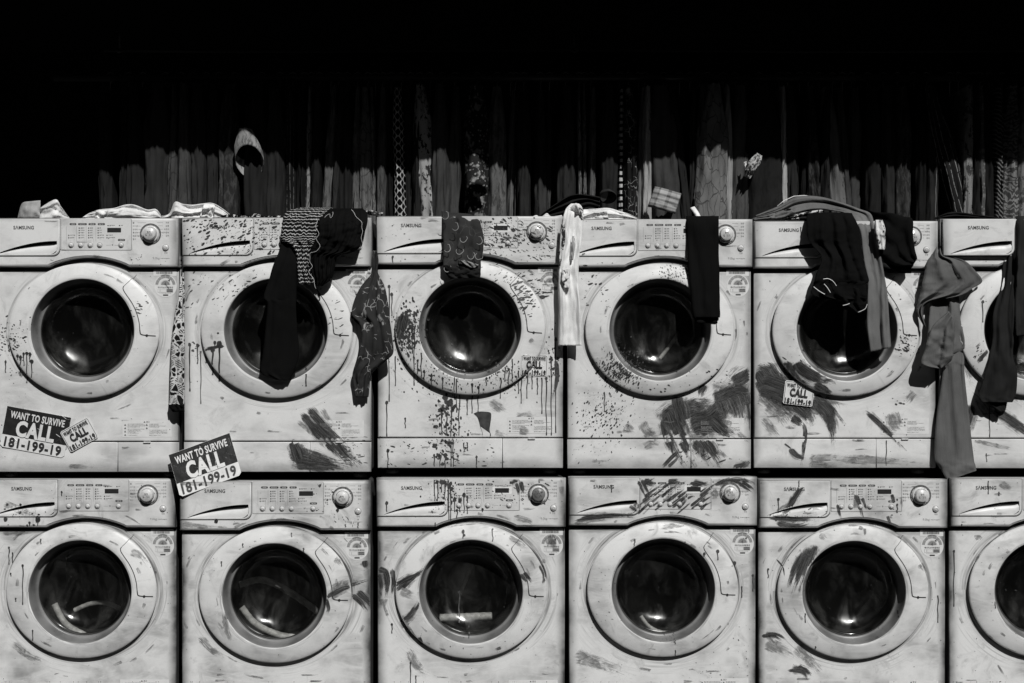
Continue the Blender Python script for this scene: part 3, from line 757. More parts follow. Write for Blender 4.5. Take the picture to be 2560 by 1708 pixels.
# --- top 2
p = Paint(1)
p.splat(430, 520, 760, 640, 330, .6, 3.2, 2.2, -.35); p.splat(455, 545, 720, 640, 200, .6, 3.6, 2.0, -.4, False); p.splat(460, 650, 680, 780, 120, .5, 2.4, 3.2, -.45)
p.splat(455, 850, 520, 900, 24, .6, 2.4); p.splat(800, 740, 880, 830, 26, .8, 2.0, 6, -.12); p.splat(740, 700, 830, 730, 14, .6, 2)
for x, a, b, h, w in ((474, 862, 979, 4, 1.6), (494, 864, 910, 4, 1.4), (502, 880, 1010, 2, 1.1), (515, 872, 908, 9, 2), (531.5, 874, 938, 6, 1.9), (548, 860, 954, 7, 1.9), (765, 920, 966, 1.5, 1.8), (798, 737, 762, 4, 1.6), (537, 857, 866, 4, 1)): p.drip(x, a, b, w, h)
p.stroke([(514, 873), (540, 868), (556, 860)], 9); p.blob(545, 833, 3, 2.4); p.blob(550, 866, 9, 6); p.blob(518, 872, 9, 6)
p.stroke([(752, 1030), (795, 1085), (850, 1148)], 16); p.stroke([(768, 1019), (815, 1070), (880, 1128)], 19); p.stroke([(803, 1020), (822, 1048), (840, 1066)], 15, True)
p.stroke([(775, 1060), (830, 1110), (890, 1172)], 30); p.stroke([(800, 1060), (850, 1120), (905, 1160)], 18); p.stroke([(740, 1050), (775, 1080), (800, 1110)], 12, True); p.stroke([(722, 1128), (790, 1150), (880, 1172)], 40); p.stroke([(730, 1098), (745, 1140), (760, 1174)], 26)
p.stroke([(735, 1160), (800, 1165), (860, 1170)], 26); p.stroke([(840, 1075), (880, 1090), (912, 1088)], 14, True); p.stroke([(905, 1060), (850, 1110), (895, 1150)], 10, True)
p.splat(850, 1090, 920, 1170, 40, .6, 2.4, 6, .1); p.done()
# --- top 3
p = Paint(2)
o3 = lambda X, Y: (850 + X / 2.24, 500 + Y / 2.24)
p.splat(980, 770, 1060, 900, 420, .8, 4.4, 1.5, 1.2); p.splat(990, 770, 1030, 850, 70, 2, 7, 1.4, 1.2); p.splat(1010, 880, 1200, 990, 240, .6, 2.6, 1.5, 1.2); p.splat(1180, 900, 1330, 980, 200, .6, 2.6, 1.4, 1.3)
p.splat(1270, 680, 1360, 790, 170, .8, 3.2, 4, -.25); p.splat(1200, 545, 1330, 640, 230, .7, 3.2, 3., .5); p.splat(1320, 550, 1405, 690, 80, .6, 2.2, 3.5, .4)
p.splat(1080, 980, 1160, 1170, 300, .7, 4, 1.3, 1.4); p.splat(945, 1090, 1240, 1172, 90, .6, 2.4, 3.5, .15, False); p.splat(1360, 840, 1405, 960, 90, .6, 3, 1.3, 1.3); p.splat(950, 560, 1060, 740, 25, .5, 1.6, 2, 0, False)
p.splat(1180, 640, 1300, 760, 60, .7, 1.8, 6, -.5)
for X, a, b, h in ((275, 485, 1130, 3.5), (290, 530, 650, 4), (262, 1135, 1325, 4), (310, 880, 1042, 2), (365, 1225, 1278, 2.5), (268, 1405, 1500, 4), (405, 690, 860, 2), (435, 900, 1022, 3), (470, 960, 1010, 3), (512, 985, 1050, 3.5), (575, 1000, 1060, 3), (640, 980, 1110, 2), (652, 990, 1190, 2), (668, 1090, 1330, 2.5), (622, 1120, 1505, 3), (633, 1320, 1505, 1), (740, 1035, 1195, 3.5), (775, 1050, 1190, 3.5), (712, 1120, 1205, 3), (820, 1000, 1040, 3), (900, 1000, 1112, 2), (925, 900, 1015, 3), (945, 950, 1060, 3), (965, 890, 1005, 6), (1000, 960, 1085, 2), (1015, 980, 1140, 4), (1048, 990, 1112, 3), (1076, 990, 1060, 2), (1105, 1000, 1090, 2), (1130, 1000, 1198, 2), (1155, 1000, 1330, 3.5), (1183, 890, 1330, 4), (1208, 780, 1305, 4), (570, 1200, 1330, 4), (597, 1200, 1330, 4), (527, 1430, 1505, 3), (560, 1440, 1505, 5), (590, 1430, 1500, 5), (695, 1360, 1412, 1), (714, 1360, 1405, 1), (295, 320, 372, 3), (765, 1440, 1500, 3), (415, 740, 1040, 2), (455, 860, 1010, 2)):
    x, y0 = o3(X, a); p.drip(x, y0, o3(X, b)[1], 1.25, h)
for X, Y, r_ in ((610, 1140, 22), (590, 1110, 14), (575, 1170, 16), (535, 1270, 12), (530, 1375, 13), (550, 1430, 12), (525, 1330, 8), (600, 1450, 9), (575, 1480, 9), (640, 1160, 10), (545, 1210, 9), (1195, 945, 9), (1215, 960, 11), (1220, 1010, 8), (350, 700, 18), (335, 770, 14), (390, 620, 10), (370, 660, 12), (560, 1180, 12)):
    x, y0 = o3(X, Y); p.blob(x, y0, r_ / 2.24 * 1.1, r_ / 2.24, 0, None, .35, 14)
p.poly([o3(*c) for c in ((748, 1196), (775, 1186), (815, 1186), (843, 1192), (847, 1215), (842, 1255), (838, 1290), (845, 1320), (825, 1334), (800, 1330), (796, 1300), (785, 1268), (778, 1240), (768, 1215))])
p.stroke([o3(990, 1250), o3(1070, 1255), o3(1150, 1240)], 36); p.stroke([o3(1000, 1290), o3(1080, 1300)], 24, True); p.stroke([o3(830, 1120), o3(900, 1170), o3(960, 1200)], 26, True); p.stroke([o3(860, 1300), o3(960, 1330)], 18, True); p.stroke([o3(1060, 780), o3(1090, 800)], 16, True)
p.stroke([o3(360, 640), o3(340, 720), o3(330, 800)], 26); p.stroke([o3(1210, 900), o3(1215, 1000), o3(1190, 1120)], 12); p.done()
# --- top 4
p = Paint(3)
p.splat(1640, 660, 1730, 715, 110, .7, 2.8, 1.4, .9); p.splat(1500, 870, 1610, 975, 520, .7, 3., 2.6, -1.0); p.splat(1440, 980, 1585, 1100, 300, .6, 2.6, 1.8, -1.); p.splat(1435, 650, 1540, 780, 60, .6, 3, 2.6, -.4)
p.splat(1600, 920, 1850, 985, 50, .7, 3.2, 1.6, .3, False); p.splat(1430, 1090, 1560, 1165, 30, .5, 1.8, 2, -1.2, False); p.splat(1700, 630, 1730, 700, 40, .7, 3)
p.drip(1511, 985, 1030, 1.2, 2)
q7 = lambda X, Y: (1560 + X / 3.917, 900 + Y / 3.917)
for pts, w, l in (([(385, 560), (450, 800), (610, 1070)], 24, 0), ([(440, 470), (560, 760), (730, 1070)], 30, 0), ([(520, 350), (540, 480), (640, 800)], 30, 0), ([(690, 790), (760, 860), (850, 1030)], 32, 0), ([(780, 800), (860, 880), (960, 1050)], 24, 0),
    ([(380, 620), (560, 500), (900, 410)], 50, 0), ([(640, 640), (860, 560), (1100, 300)], 58, 0), ([(900, 450), (1080, 340), (1265, 260)], 60, 0), ([(1040, 300), (1120, 450), (1170, 640)], 62, 0), ([(1060, 240), (1180, 160), (1262, 80)], 34, 0), ([(700, 640), (900, 600), (1050, 640)], 62, 0), ([(850, 560), (960, 680), (1120, 760)], 30, 0),
    ([(160, 600), (240, 700), (400, 720)], 30, 1), ([(200, 700), (300, 760), (420, 740)], 34, 1), ([(180, 860), (280, 820), (400, 860)], 24, 1), ([(0, 640), (120, 720)], 26, 1), ([(1070, 1070), (1160, 1040), (1262, 980)], 20, 0), ([(790, 240), (760, 300), (745, 380)], 18, 0), ([(1100, 700), (1200, 780), (1262, 820)], 14, 1), ([(1080, 300), (1262, 300)], 26, 0), ([(900, 880), (1040, 980)], 16, 1), ([(540, 540), (700, 480), (860, 400)], 30, 0), ([(1230, 320), (1250, 560), (1255, 780)], 18, 0), ([(370, 1060), (480, 940), (560, 880)], 10, 0), ([(430, 1050), (560, 930)], 8, 0)):
    p.stroke([q7(*c) for c in pts], w, bool(l))
p.splat(1680, 1110, 1800, 1165, 40, .6, 2.6, 4, -.8); p.done()
# --- top 5
p = Paint(4)
for pts, w, l in (([(1330, 40), (1450, 200), (1640, 330), (1900, 470)], 62, 0), ([(1330, 230), (1560, 330), (1850, 560)], 60, 0), ([(1700, 60), (1860, 160), (2090, 215)], 30, 0), ([(1690, 20), (1750, 100), (1990, 240)], 26, 0), ([(1900, 400), (2020, 600), (2060, 880)], 22, 0), ([(1830, 380), (1960, 480), (2050, 640)], 40, 0), ([(1370, 420), (1560, 540), (1700, 720)], 50, 1), ([(1340, 560), (1460, 700), (1560, 780)], 30, 1), ([(1950, 380), (2060, 500), (2165, 640)], 11, 0), ([(1760, 610), (1775, 720), (1755, 900), (1735, 1080)], 10, 0), ([(1620, 870), (1700, 940), (1780, 950)], 14, 0), ([(1570, 820), (1640, 870)], 5, 0), ([(1790, 980), (2000, 960), (2300, 980)], 26, 1), ([(1790, 1030), (2000, 1040), (2300, 1040)], 26, 1), ([(1880, 380), (2080, 420), (2290, 470)], 12, 1), ([(1860, 230), (1980, 300), (2040, 340)], 20, 0), ([(1590, 10), (1620, 100), (1720, 220), (1900, 300)], 24, 0), ([(1320, 100), (1420, 330), (1700, 600)], 40, 0), ([(1520, 330), (1760, 480), (1860, 640)], 40, 0), ([(1640, 560), (1760, 640)], 20, 0)):
    p.stroke([q7(*c) for c in pts], w, bool(l))
g4 = lambda X, Y: (1600 + X / 2.24, 500 + Y / 2.24)
p.stroke([g4(1260, 1180), g4(1380, 1290), g4(1490, 1410)], 13); p.stroke([g4(1400, 1180), g4(1440, 1260), g4(1480, 1280)], 40, True); p.stroke([g4(1540, 1070), g4(1480, 1150)], 24, True); p.stroke([g4(1100, 1450), g4(1640, 1470)], 24, True)
p.splat(2230, 830, 2300, 890, 70, .7, 2.8, 2.4, .5); p.splat(2235, 1000, 2265, 1020, 8, 1, 3.2); p.splat(2200, 700, 2290, 780, 14, .8, 2); p.splat(1940, 880, 2060, 1000, 40, .6, 2.4, 4, .5)
p.splat(1890, 560, 2000, 1170, 14, .6, 2, 3, 1.5, False); p.drip(2002, 570, 596, 1, 2); p.drip(2215, 1096, 1170, 1, 0); p.done()
# --- top 6
p = Paint(5)
for pts, w, l in (([(2400, 880), (2420, 930), (2440, 985)], 22, 1), ([(2430, 1010), (2415, 1060), (2405, 1100)], 26, 0), ([(2440, 985), (2470, 1030), (2500, 1060)], 30, 1), ([(2450, 975), (2520, 990), (2590, 1030)], 36, 1), ([(2480, 1020), (2540, 1060), (2600, 1100)], 22, 0), ([(2445, 905), (2462, 885), (2475, 872)], 10, 0), ([(2440, 870), (2455, 855)], 8, 1), ([(2430, 1100), (2560, 1130)], 14, 1), ([(2545, 900), (2600, 960)], 40, 0)):
    p.stroke(pts, w, bool(l))
p.drip(2457, 755, 806, 1.3, 3.5); p.drip(2474, 1015, 1094, 1.1, 2); p.drip(2466, 1135, 1155, 1, 1.5); p.drip(2474, 775, 785, 1, 2); p.splat(2430, 860, 2480, 920, 24, .6, 2.4, 3, -.8); p.done()
# --- bottom row
g5 = lambda X, Y: (X / 2.24, 1008 + Y / 2.24); g6 = lambda X, Y: (850 + X / 2.24, 1008 + Y / 2.24); g7 = lambda X, Y: (1600 + X / 2.24, 1008 + Y / 2.24)
def drips(p, g, L):
    for X, a, b, h in L: x, y0 = g(X, a); p.drip(x, y0, g(X, b)[1], 1.25, h)
p = Paint(6)
drips(p, g5, ((50, 810, 905, 2.5), (70, 840, 895, 2), (127, 910, 1130, 3.2), (183, 1275, 1330, 2), (212, 650, 712, 7), (165, 670, 710, 3), (152, 685, 712, 2.5), (30, 652, 660, 5), (345, 498, 520, 2.5), (88, 1095, 1112, 2), (60, 955, 970, 2), (228, 765, 790, 2)))
p.splat(0, 1260, 120, 1310, 26, .8, 3.4, 1.4); p.blob(51, 1262, 3.4); p.blob(18, 1262, 3.5); p.blob(56, 1268, 4); p.splat(70, 1340, 330, 1600, 20, .5, 1.6, 1.5, 0, False)
p.stroke([g5(720, 830), g5(790, 860), g5(850, 940)], 20, True); p.stroke([g5(60, 1330), g5(170, 1420), g5(330, 1470)], 22, True); p.stroke([g5(0, 730), g5(120, 725), g5(300, 700)], 14, True); p.stroke([g5(10, 560), g5(120, 600), g5(280, 650)], 22, True); p.done()
p = Paint(7)
p.stroke([g5(1835, 1085), g5(1920, 1040), g5(2060, 990)], 30); p.stroke([g5(1840, 1050), g5(1940, 1010), g5(2050, 1000)], 26, True); p.stroke([g5(1985, 1060), g5(2040, 1110), g5(2075, 1160)], 34); p.stroke([g5(1870, 870), g5(1900, 890), g5(1930, 930)], 18, True); p.stroke([g5(2040, 880), g5(2050, 930)], 14)
p.stroke([g5(1825, 1090), g5(1840, 1150), g5(1830, 1180)], 10); p.stroke([g5(1010, 680), g5(1120, 690), g5(1330, 700)], 16, True); p.stroke([g5(1110, 1300), g5(1200, 1390), g5(1330, 1450)], 22, True); p.stroke([g5(1250, 1150), g5(1280, 1300), g5(1340, 1330)], 16, True)
p.splat(760, 1210, 900, 1300, 40, .7, 2.2, 1.5); p.splat(800, 1290, 910, 1320, 14, .8, 2.2, 3, 1.3)
drips(p, g5, ((1360, 790, 810, 2), (1240, 890, 915, 2), (1700, 815, 835, 2), (1632, 730, 750, 2), (1210, 660, 672, 5), (1890, 600, 612, 4), (1790, 455, 472, 5), (2005, 670, 700, 1), (1935, 680, 695, 1))); p.done()
p = Paint(8)
drips(p, g6, ((530, 430, 560, 2.5), (548, 440, 560, 3), (568, 440, 500, 5), (588, 440, 540, 5), (608, 470, 690, 4), (620, 450, 692, 4), (642, 540, 610, 5), (655, 600, 680, 3), (672, 545, 610, 5), (695, 515, 615, 5), (712, 525, 620, 3), (690, 720, 795, 4), (728, 775, 800, 8), (855, 706, 775, 2), (262, 560, 632, 4), (395, 1455, 1580, 2.5), (425, 1530, 1570, 2), (290, 1240, 1290, 3), (668, 1060, 1230, 3.5), (722, 1245, 1330, 5), (533, 672, 692, 1.5), (798, 595, 610, 3)))
for X, Y, r_ in ((575, 445, 12), (600, 455, 12), (625, 480, 10), (540, 445, 8), (695, 740, 7), (728, 778, 9)):
    x, y0 = g6(X, Y); p.blob(x, y0, r_ / 2.24 * 1.2, r_ / 2.24, 0, None, .3, 12)
for pts, w, l in (([(330, 1045), (400, 980), (475, 930)], 30, 0), ([(315, 1020), (380, 980), (440, 960)], 24, 0), ([(330, 1050), (390, 1070), (445, 1090)], 26, 1), ([(350, 1220), (400, 1180), (450, 1100)], 24, 0), ([(330, 1240), (380, 1220), (440, 1160)], 26, 1), ([(235, 945), (250, 1010), (240, 1100)], 34, 0), ([(215, 930), (260, 950), (275, 1040)], 14, 0), ([(290, 925), (300, 1000), (290, 1070)], 12, 0), ([(240, 1090), (240, 1170)], 26, 1), ([(365, 1240), (400, 1300), (440, 1340)], 18, 1), ([(440, 1310), (465, 1360)], 10, 0), ([(380, 1370), (440, 1480), (560, 1540)], 26, 1), ([(1020, 950), (1045, 980), (1065, 1010)], 22, 0), ([(1120, 900), (1145, 960), (1140, 1010)], 12, 0), ([(940, 740), (1010, 780), (1080, 830)], 24, 1), ([(1000, 440), (1010, 480), (1015, 510)], 24, 0), ([(960, 440), (990, 440)], 20, 0), ([(1160, 740), (1185, 790), (1180, 850)], 30, 1), ([(1240, 460), (1250, 540)], 14, 1), ([(1130, 880), (1155, 900)], 12, 1), ([(970, 640), (1060, 660), (1100, 700)], 18, 1), ([(1050, 500), (1150, 520)], 40, 1), ([(560, 690), (760, 670), (940, 690)], 12, 1)):
    p.stroke([g6(*c) for c in pts], w, bool(l))
p.splat(1080, 1195, 1170, 1290, 110, .7, 3, 1.5, 1.3); p.splat(1180, 1200, 1410, 1260, 60, .6, 2.2, 3, .5, False); p.splat(1000, 1400, 1390, 1680, 24, .5, 1.6, 2, 1.2, False); p.done()
p = Paint(9)
rr = random.Random(8)
for k in range(46):
    x = rr.uniform(1608, 1775); y = rr.uniform(1196, 1272); L = rr.uniform(14, 48); a = -.75 + rr.gauss(0, .15)
    p.stroke([(x - L / 2, y - L / 2 * a), (x, y), (x + L / 2, y + L / 2 * a)], rr.uniform(3, 9), rr.random() < .3)
for pts, w, l in (([(1610, 1200), (1640, 1215)], 16, 0), ([(1670, 1205), (1700, 1202)], 14, 0), ([(1730, 1205), (1770, 1215)], 20, 0), ([(1790, 1210), (1840, 1200), (1890, 1215)], 30, 0), ([(1850, 1205), (1888, 1230)], 20, 0), ([(1780, 1225), (1800, 1250)], 20, 1), ([(1580, 1262), (1600, 1275)], 26, 0), ([(1440, 1300), (1520, 1290), (1600, 1290)], 24, 0), ([(1430, 1310), (1500, 1312)], 16, 1), ([(1800, 1240), (1850, 1200)], 14, 1), ([(1600, 1200), (1620, 1240)], 20, 0), ([(1640, 1320), (1720, 1310), (1790, 1320)], 16, 1), ([(1690, 1300), (1690, 1285)], 8, 1)):
    p.stroke(pts, w, bool(l))
drips(p, g6, ((1932, 775, 798, 5), (1650, 768, 808, 2.5), (2115, 830, 878, 4), (2040, 845, 860, 3.5), (1878, 1320, 1350, 3), (1878, 1385, 1425, 1), (1520, 462, 500, 2)))
drips(p, g7, ((632, 965, 1055, 3), (517, 880, 915, 4), (570, 1030, 1090, 2), (530, 895, 910, 4), (435, 830, 880, 3.5)))
p.splat(1480, 1420, 1540, 1560, 22, .5, 1.6, 3, .3, False); p.splat(1660, 1580, 1700, 1610, 30, .6, 3, 2, .8); p.splat(1830, 1540, 1890, 1700, 20, .5, 2, 2, 1.3, False); p.splat(1700, 1650, 1880, 1700, 20, .5, 2, 2, 0, False); p.stroke([(1430, 1640), (1500, 1660), (1620, 1700)], 40, True); p.done()
p = Paint(10)
for pts, w, l in (([(905, 470), (860, 540), (790, 640)], 20, 0), ([(840, 560), (780, 600), (720, 645)], 12, 1), ([(730, 640), (850, 650), (980, 655)], 20, 0), ([(760, 670), (860, 690), (950, 670)], 14, 0), ([(870, 520), (830, 590), (800, 620)], 14, 0), ([(1205, 510), (1230, 570), (1250, 660)], 12, 0), ([(1245, 530), (1270, 600)], 8, 0), ([(1410, 510), (1425, 560)], 9, 0), ([(1105, 565), (1115, 610), (1130, 650)], 7, 0), ([(1385, 630), (1405, 680)], 7, 0), ([(970, 800), (930, 900), (870, 1085)], 40, 0), ([(950, 820), (890, 920), (850, 1040)], 44, 0), ([(910, 850), (860, 980)], 30, 1), ([(765, 875), (800, 920), (810, 980)], 4, 0), ([(690, 1300), (760, 1300), (810, 1330)], 22, 0), ([(690, 1340), (800, 1380), (920, 1440)], 36, 1), ([(860, 1350), (960, 1450), (1060, 1568)], 30, 1), ([(840, 1490), (920, 1500), (960, 1550)], 24, 0), ([(880, 1480), (960, 1520)], 16, 0), ([(1225, 695), (1255, 705)], 10, 0), ([(1258, 700), (1262, 740)], 7, 0), ([(580, 1300), (660, 1290)], 12, 1), ([(1000, 740), (1060, 760)], 16, 1), ([(1460, 520), (1470, 600)], 8, 1), ([(1190, 560), (1260, 560)], 30, 1), ([(1560, 900), (1620, 960)], 16, 1), ([(810, 700), (1020, 680)], 10, 1)):
    p.stroke([g7(*c) for c in pts], w, bool(l))
drips(p, g7, ((775, 540, 615, 3.5), (890, 435, 470, 1.5), (718, 930, 980, 2.5), (1440, 570, 615, 3), (1668, 1080, 1230, 1.5), (925, 1180, 1230, 1.5), (983, 1365, 1385, 1.5), (1445, 1160, 1200, 3), (1440, 540, 548, 2)))
p.splat(1930, 1260, 2050, 1320, 40, .6, 2.4, 3, -.5); p.splat(2060, 1210, 2300, 1330, 24, .5, 1.8, 1.5, 0, False); p.done()
p = Paint(11)
drips(p, g7, ((1950, 425, 510, 3), (1758, 830, 1140, 3), (1990, 1110, 1150, 1.5), (2010, 500, 520, 1.5), (1802, 680, 692, 1.5)))
p.stroke([g7(1870, 760), g7(1900, 750), g7(1925, 780)], 14, True); p.stroke([g7(2010, 440), g7(2060, 470), g7(2110, 460)], 20, True); p.stroke([g7(2000, 1460), g7(2050, 1540)], 6, True); p.splat(2480, 1360, 2560, 1500, 20, .5, 1.6, 1.5, 0, False); p.splat(2520, 1550, 2560, 1600, 10, .5, 1.6); p.done()

# ------------------------------------------------------------ hoses inside three lower drums
def hoses(i, L):
    m_, loc, sc = machines[i]
    for pts, r_ in L:
        mb_ = MB(); q = [(W(a, b, y + .005 + loc.y) - loc) / sc for a, b, y in pts]; q = spl(q, 10)
        tube(mb_, q, r_, 12, 0, lambda k: r_ * (1 + .05 * math.sin(k * 2.4)))
        o = mb_.build('hose', M['hose'], m_); o['seed'] = 1.
hoses(7, [([(600, 1462, .075), (655, 1450, .072), (720, 1478, .073), (795, 1530, .08)], .0105), ([(604, 1518, .07), (640, 1560, .072), (700, 1588, .072), (765, 1596, .075)], .0105)])
hoses(6, [([(186, 1526, .075), (225, 1510, .072), (265, 1508, .073), (300, 1522, .078)], .0075), ([(136, 1510, .075), (165, 1560, .07), (220, 1592, .075)], .010)])
hoses(8, [([(1100, 1545, .075), (1160, 1543, .07), (1230, 1540, .075)], .0125), ([(1150, 1485, .072), (1165, 1450, .07), (1180, 1410, .072)], .006)])
hoses(9, [([(1602, 1540, .075), (1625, 1568, .072), (1665, 1582, .072), (1712, 1572, .075)], .006)])
hoses(3, [([(1649, 897, .07), (1672, 868, .072), (1698, 832, .074)], .006)])

# ------------------------------------------------------------ stickers
def sticker(i, cx, cy, w, h, ang, dark, label, txt=('WANT TO SURVIVE', 'CALL', '181-199-19')):
    """w,h in px; ang degrees, positive = anticlockwise"""
    m_, loc, sc = machines[i]; y_front = {1: -.0034, 4: -.0042}.get(i, -.0022) - (0 if dark else .0022)
    base = (W(cx, cy, loc.y + y_front) - loc) / sc; base.y = y_front
    a = R(ang); c, s_ = math.cos(a), math.sin(a); k = (D + loc.y) / D / PX
    slant = .060 if i == 1 else 0.
    def P(u, v, y=0.):
        dz = (u * s_ + v * c); X_, Z_ = base.x + (u * c - v * s_) * k, base.z + dz * k
        if i == 2: return (X_, sum(hit_local(X_ + q1, Z_ + q2) for q1, q2 in ((0, 0), (.003, 0), (-.003, 0), (0, .003), (0, -.003))) / 5 - .0022 + y, Z_)
        return (X_, base.y + y - slant * (.5 - dz / 150.), Z_)
    def curl(u, v):     # lifted lower left corner and slight ripples
        r_ = max(0, 1 - math.hypot((u + w / 2) / (w * .3), (v + h / 2) / (h * .35)))
        return -.003 * r_ ** 1.5 * (1 if dark else .3) - .0004 * noise.noise(Vector((u / 40, v / 30, i)))
    def sheet(x0, y0, x1, y1, r_, y, nu=26, nv=18):
        # rounded sheet as polygon clipped grid
        mb_ = MB(); idx = {}
        for j in range(nv + 1):
            v = y0 + (y1 - y0) * j / nv
            d0 = max(0, r_ - (v - y0)) if r_ and y0 <= -h / 2 + .1 else 0; d1 = max(0, r_ - (y1 - v)) if r_ and y1 >= h / 2 - .1 else 0; dd = max(d0, d1)
            ins = r_ - math.sqrt(max(0, r_ * r_ - dd * dd)) if r_ else 0
            for q in range(nu + 1):
                u = (x0 + ins) + (x1 - x0 - 2 * ins) * q / nu; idx[j, q] = mb_.add(P(u, v, y + curl(u, v)))
        for j in range(nv):
            for q in range(nu): mb_.face((idx[j, q], idx[j, q + 1], idx[j + 1, q + 1], idx[j + 1, q]), True)
        return mb_
    st = sheet(-w / 2, -h / 2, w / 2, h / 2, w * .045, 0).build('sticker', M['stkw'], m_); st['label'] = label
    yb = -h / 2 + h * .31
    if dark:
        b_ = sheet(-w / 2 + .5, yb, w / 2 - .5, h / 2 - .5, w * .04, -.0005)
        b_.build('sticker_field', M['stkd'], st)
    else:
        b_ = MB(); q = rrect(-w / 2 + 2, -h / 2 + 2, w / 2 - 2, h / 2 - 2, 4)
        q2 = rrect(-w / 2 + 2.9, -h / 2 + 2.9, w / 2 - 2.9, h / 2 - 2.9, 3.5)
        A_ = b_.ring([P(u, v, -.0006 + curl(u, v)) for u, v in q]); B_ = b_.ring([P(u, v, -.0006 + curl(u, v)) for u, v in q2]); b_.bridge(A_, B_, False)
        b_.build('sticker_border', M['stkt'], st)
    for s, vy, hh, wd, col in ((txt[0], h * .24, h * .17, w * .84, 'w' if dark else 'k'), (txt[1], -h * .165 if dark else -h * .13, h * .37 if dark else h * .33, w * .60, 'w' if dark else 'k'), (txt[2], -h * .45, h * .225, w * .88, 'k')):
        t_ = text_mb(s, 0, 0, 1, 0, (.03 if s != txt[1] else .045), align='CENTER', fit=wd / hh, space=1.08)
        xs = [v[0] for v in t_.v]; mid = (max(xs) + min(xs)) / 2; nb = MB()
        for v in t_.v:
            u_, v_ = (v[0] - mid) * hh, vy + v[2] * hh * 1.0; nb.add(P(u_, v_, -.0028 + curl(u_, v_)))
        for f in t_.f: nb.face(f)
        nb.build('lettering', M['stkw'] if col == 'w' else M['stkt'], st)
sticker(0, 89, 1080, 163, 103, -10.5, True, 'large dark sticker with white lettering, low on the front')
sticker(0, 198, 1087, 79, 58, 29, False, 'small white sticker tilted against the large dark one')
sticker(1, 518, 1160, 158, 108, 20, True, 'dark sticker hanging off the lower left corner')
sticker(2, 1336, 913, 66, 53, -2, False, 'small white sticker below the door rim crossed by paint')
sticker(4, 1997, 984, 76, 60, -7, False, 'small white sticker in the smears left below the door')
# black paint running over the small stickers
for i, L in ((2, [([(1322, 890), (1326, 905), (1318, 935)], 5), ([(1316, 890), (1312, 930)], 6)]), (4, [([(1985, 975), (1992, 990), (2000, 1012)], 4)])):
    p = Paint(i); m_, loc, sc = machines[i]; mb_ = MB()
    for pts, w in L:
        for (a, b), (c, d) in zip(pts[:-1], pts[1:]):
            q = [W(a - w / 2, b, loc.y - .0045) - loc, W(c - w / 2, d, loc.y - .0045) - loc, W(c + w / 2, d, loc.y - .0045) - loc, W(a + w / 2, b, loc.y - .0045) - loc]
            mb_.face(mb_.ring(q))
    st = [o for o in m_.children if o.name.startswith('sticker')][0]
    mb_.build('paint_streak', M['paint'], st)

# ------------------------------------------------------------ draped clothes
DY = -.008
def cloth_mb(pairs, nu=10, nv=22, fold=.006, nf=3., seed=0., crumple=.003, thick=.0025, along=False):
    """pairs: ((Ax,Ay),(Bx,By),depth) px of the two edges; builds a double sided sheet"""
    n = len(pairs); A = spl([(p[0][0], p[0][1], 0) for p in pairs], nu); B = spl([(p[1][0], p[1][1], 0) for p in pairs], nu)
    Y = [v.x + DY for v in spl([(p[2], 0, 0) for p in pairs], nu)]
    if len(pairs) > 2:
        pass
    mb_ = MB(); N = len(A); gr = []; V = []
    for i in range(N):
        row = []
        for j in range(nv + 1):
            v = j / nv; t_ = i / (N - 1)
            ph = v * nf * 2 * math.pi + seed * 3 + 1.6 * noise.noise(Vector((t_ * 2.2, v * 1.4, seed))) * 2
            d = fold * (math.sin(ph) + .35 * math.sin(2.3 * ph + 1)) - .5 * fold
            d += crumple * 2 * noise.noise(Vector((t_ * min(n, 6) * 1.1, v * 3.5, seed + 9))) + crumple * 1.6 * (.3 - abs(noise.noise(Vector((t_ * min(n, 6) * 1.7 + v * 2, v * 4.5 - t_ * 2, seed)))) - .5 * abs(noise.noise(Vector((t_ * min(n, 6) * 3.4, v * 9, seed)))))
            e = min(v, 1 - v); d -= 0; rnd = .006 * (1 - min(1, e / .06)) ** 2
            q = A[i].lerp(B[i], v); wig = 1.2 * noise.noise(Vector((t_ * 9, seed, v * 2)))
            row.append(W(q.x + wig * (1 if e == 0 else 0), q.y, Y[i] + d + rnd))
        V.append(row)
    idf = [[mb_.add(p) for p in r_] for r_ in V]; idb = [[mb_.add(p + Vector((0, thick, 0))) for p in r_] for r_ in V]
    for i in range(N - 1):
        for j in range(nv):
            uvq = [(j / nv, i / (N - 1)), ((j + 1) / nv, i / (N - 1)), ((j + 1) / nv, (i + 1) / (N - 1)), (j / nv, (i + 1) / (N - 1))]
            mb_.face((idf[i][j], idf[i + 1][j], idf[i + 1][j + 1], idf[i][j + 1]), True, 0, [uvq[0], uvq[3], uvq[2], uvq[1]], None)
            mb_.face((idb[i][j], idb[i][j + 1], idb[i + 1][j + 1], idb[i + 1][j]), True, 0, uvq, None)
    bd = [(idf[i][0], idb[i][0]) for i in range(N)] + [(idf[-1][j], idb[-1][j]) for j in range(1, nv + 1)] + [(idf[i][-1], idb[i][-1]) for i in range(N - 2, -1, -1)] + [(idf[0][j], idb[0][j]) for j in range(nv - 1, 0, -1)]
    for k in range(len(bd)):
        a, b = bd[k]; c, d = bd[(k + 1) % len(bd)]; mb_.face((a, b, d, c), True, 0, [(0, 0)] * 4, None)
    return mb_
def rows(*r_, y=None): return [((a[1], a[0]), (a[2], a[0]), a[3] if len(a) > 3 else y) for a in r_]
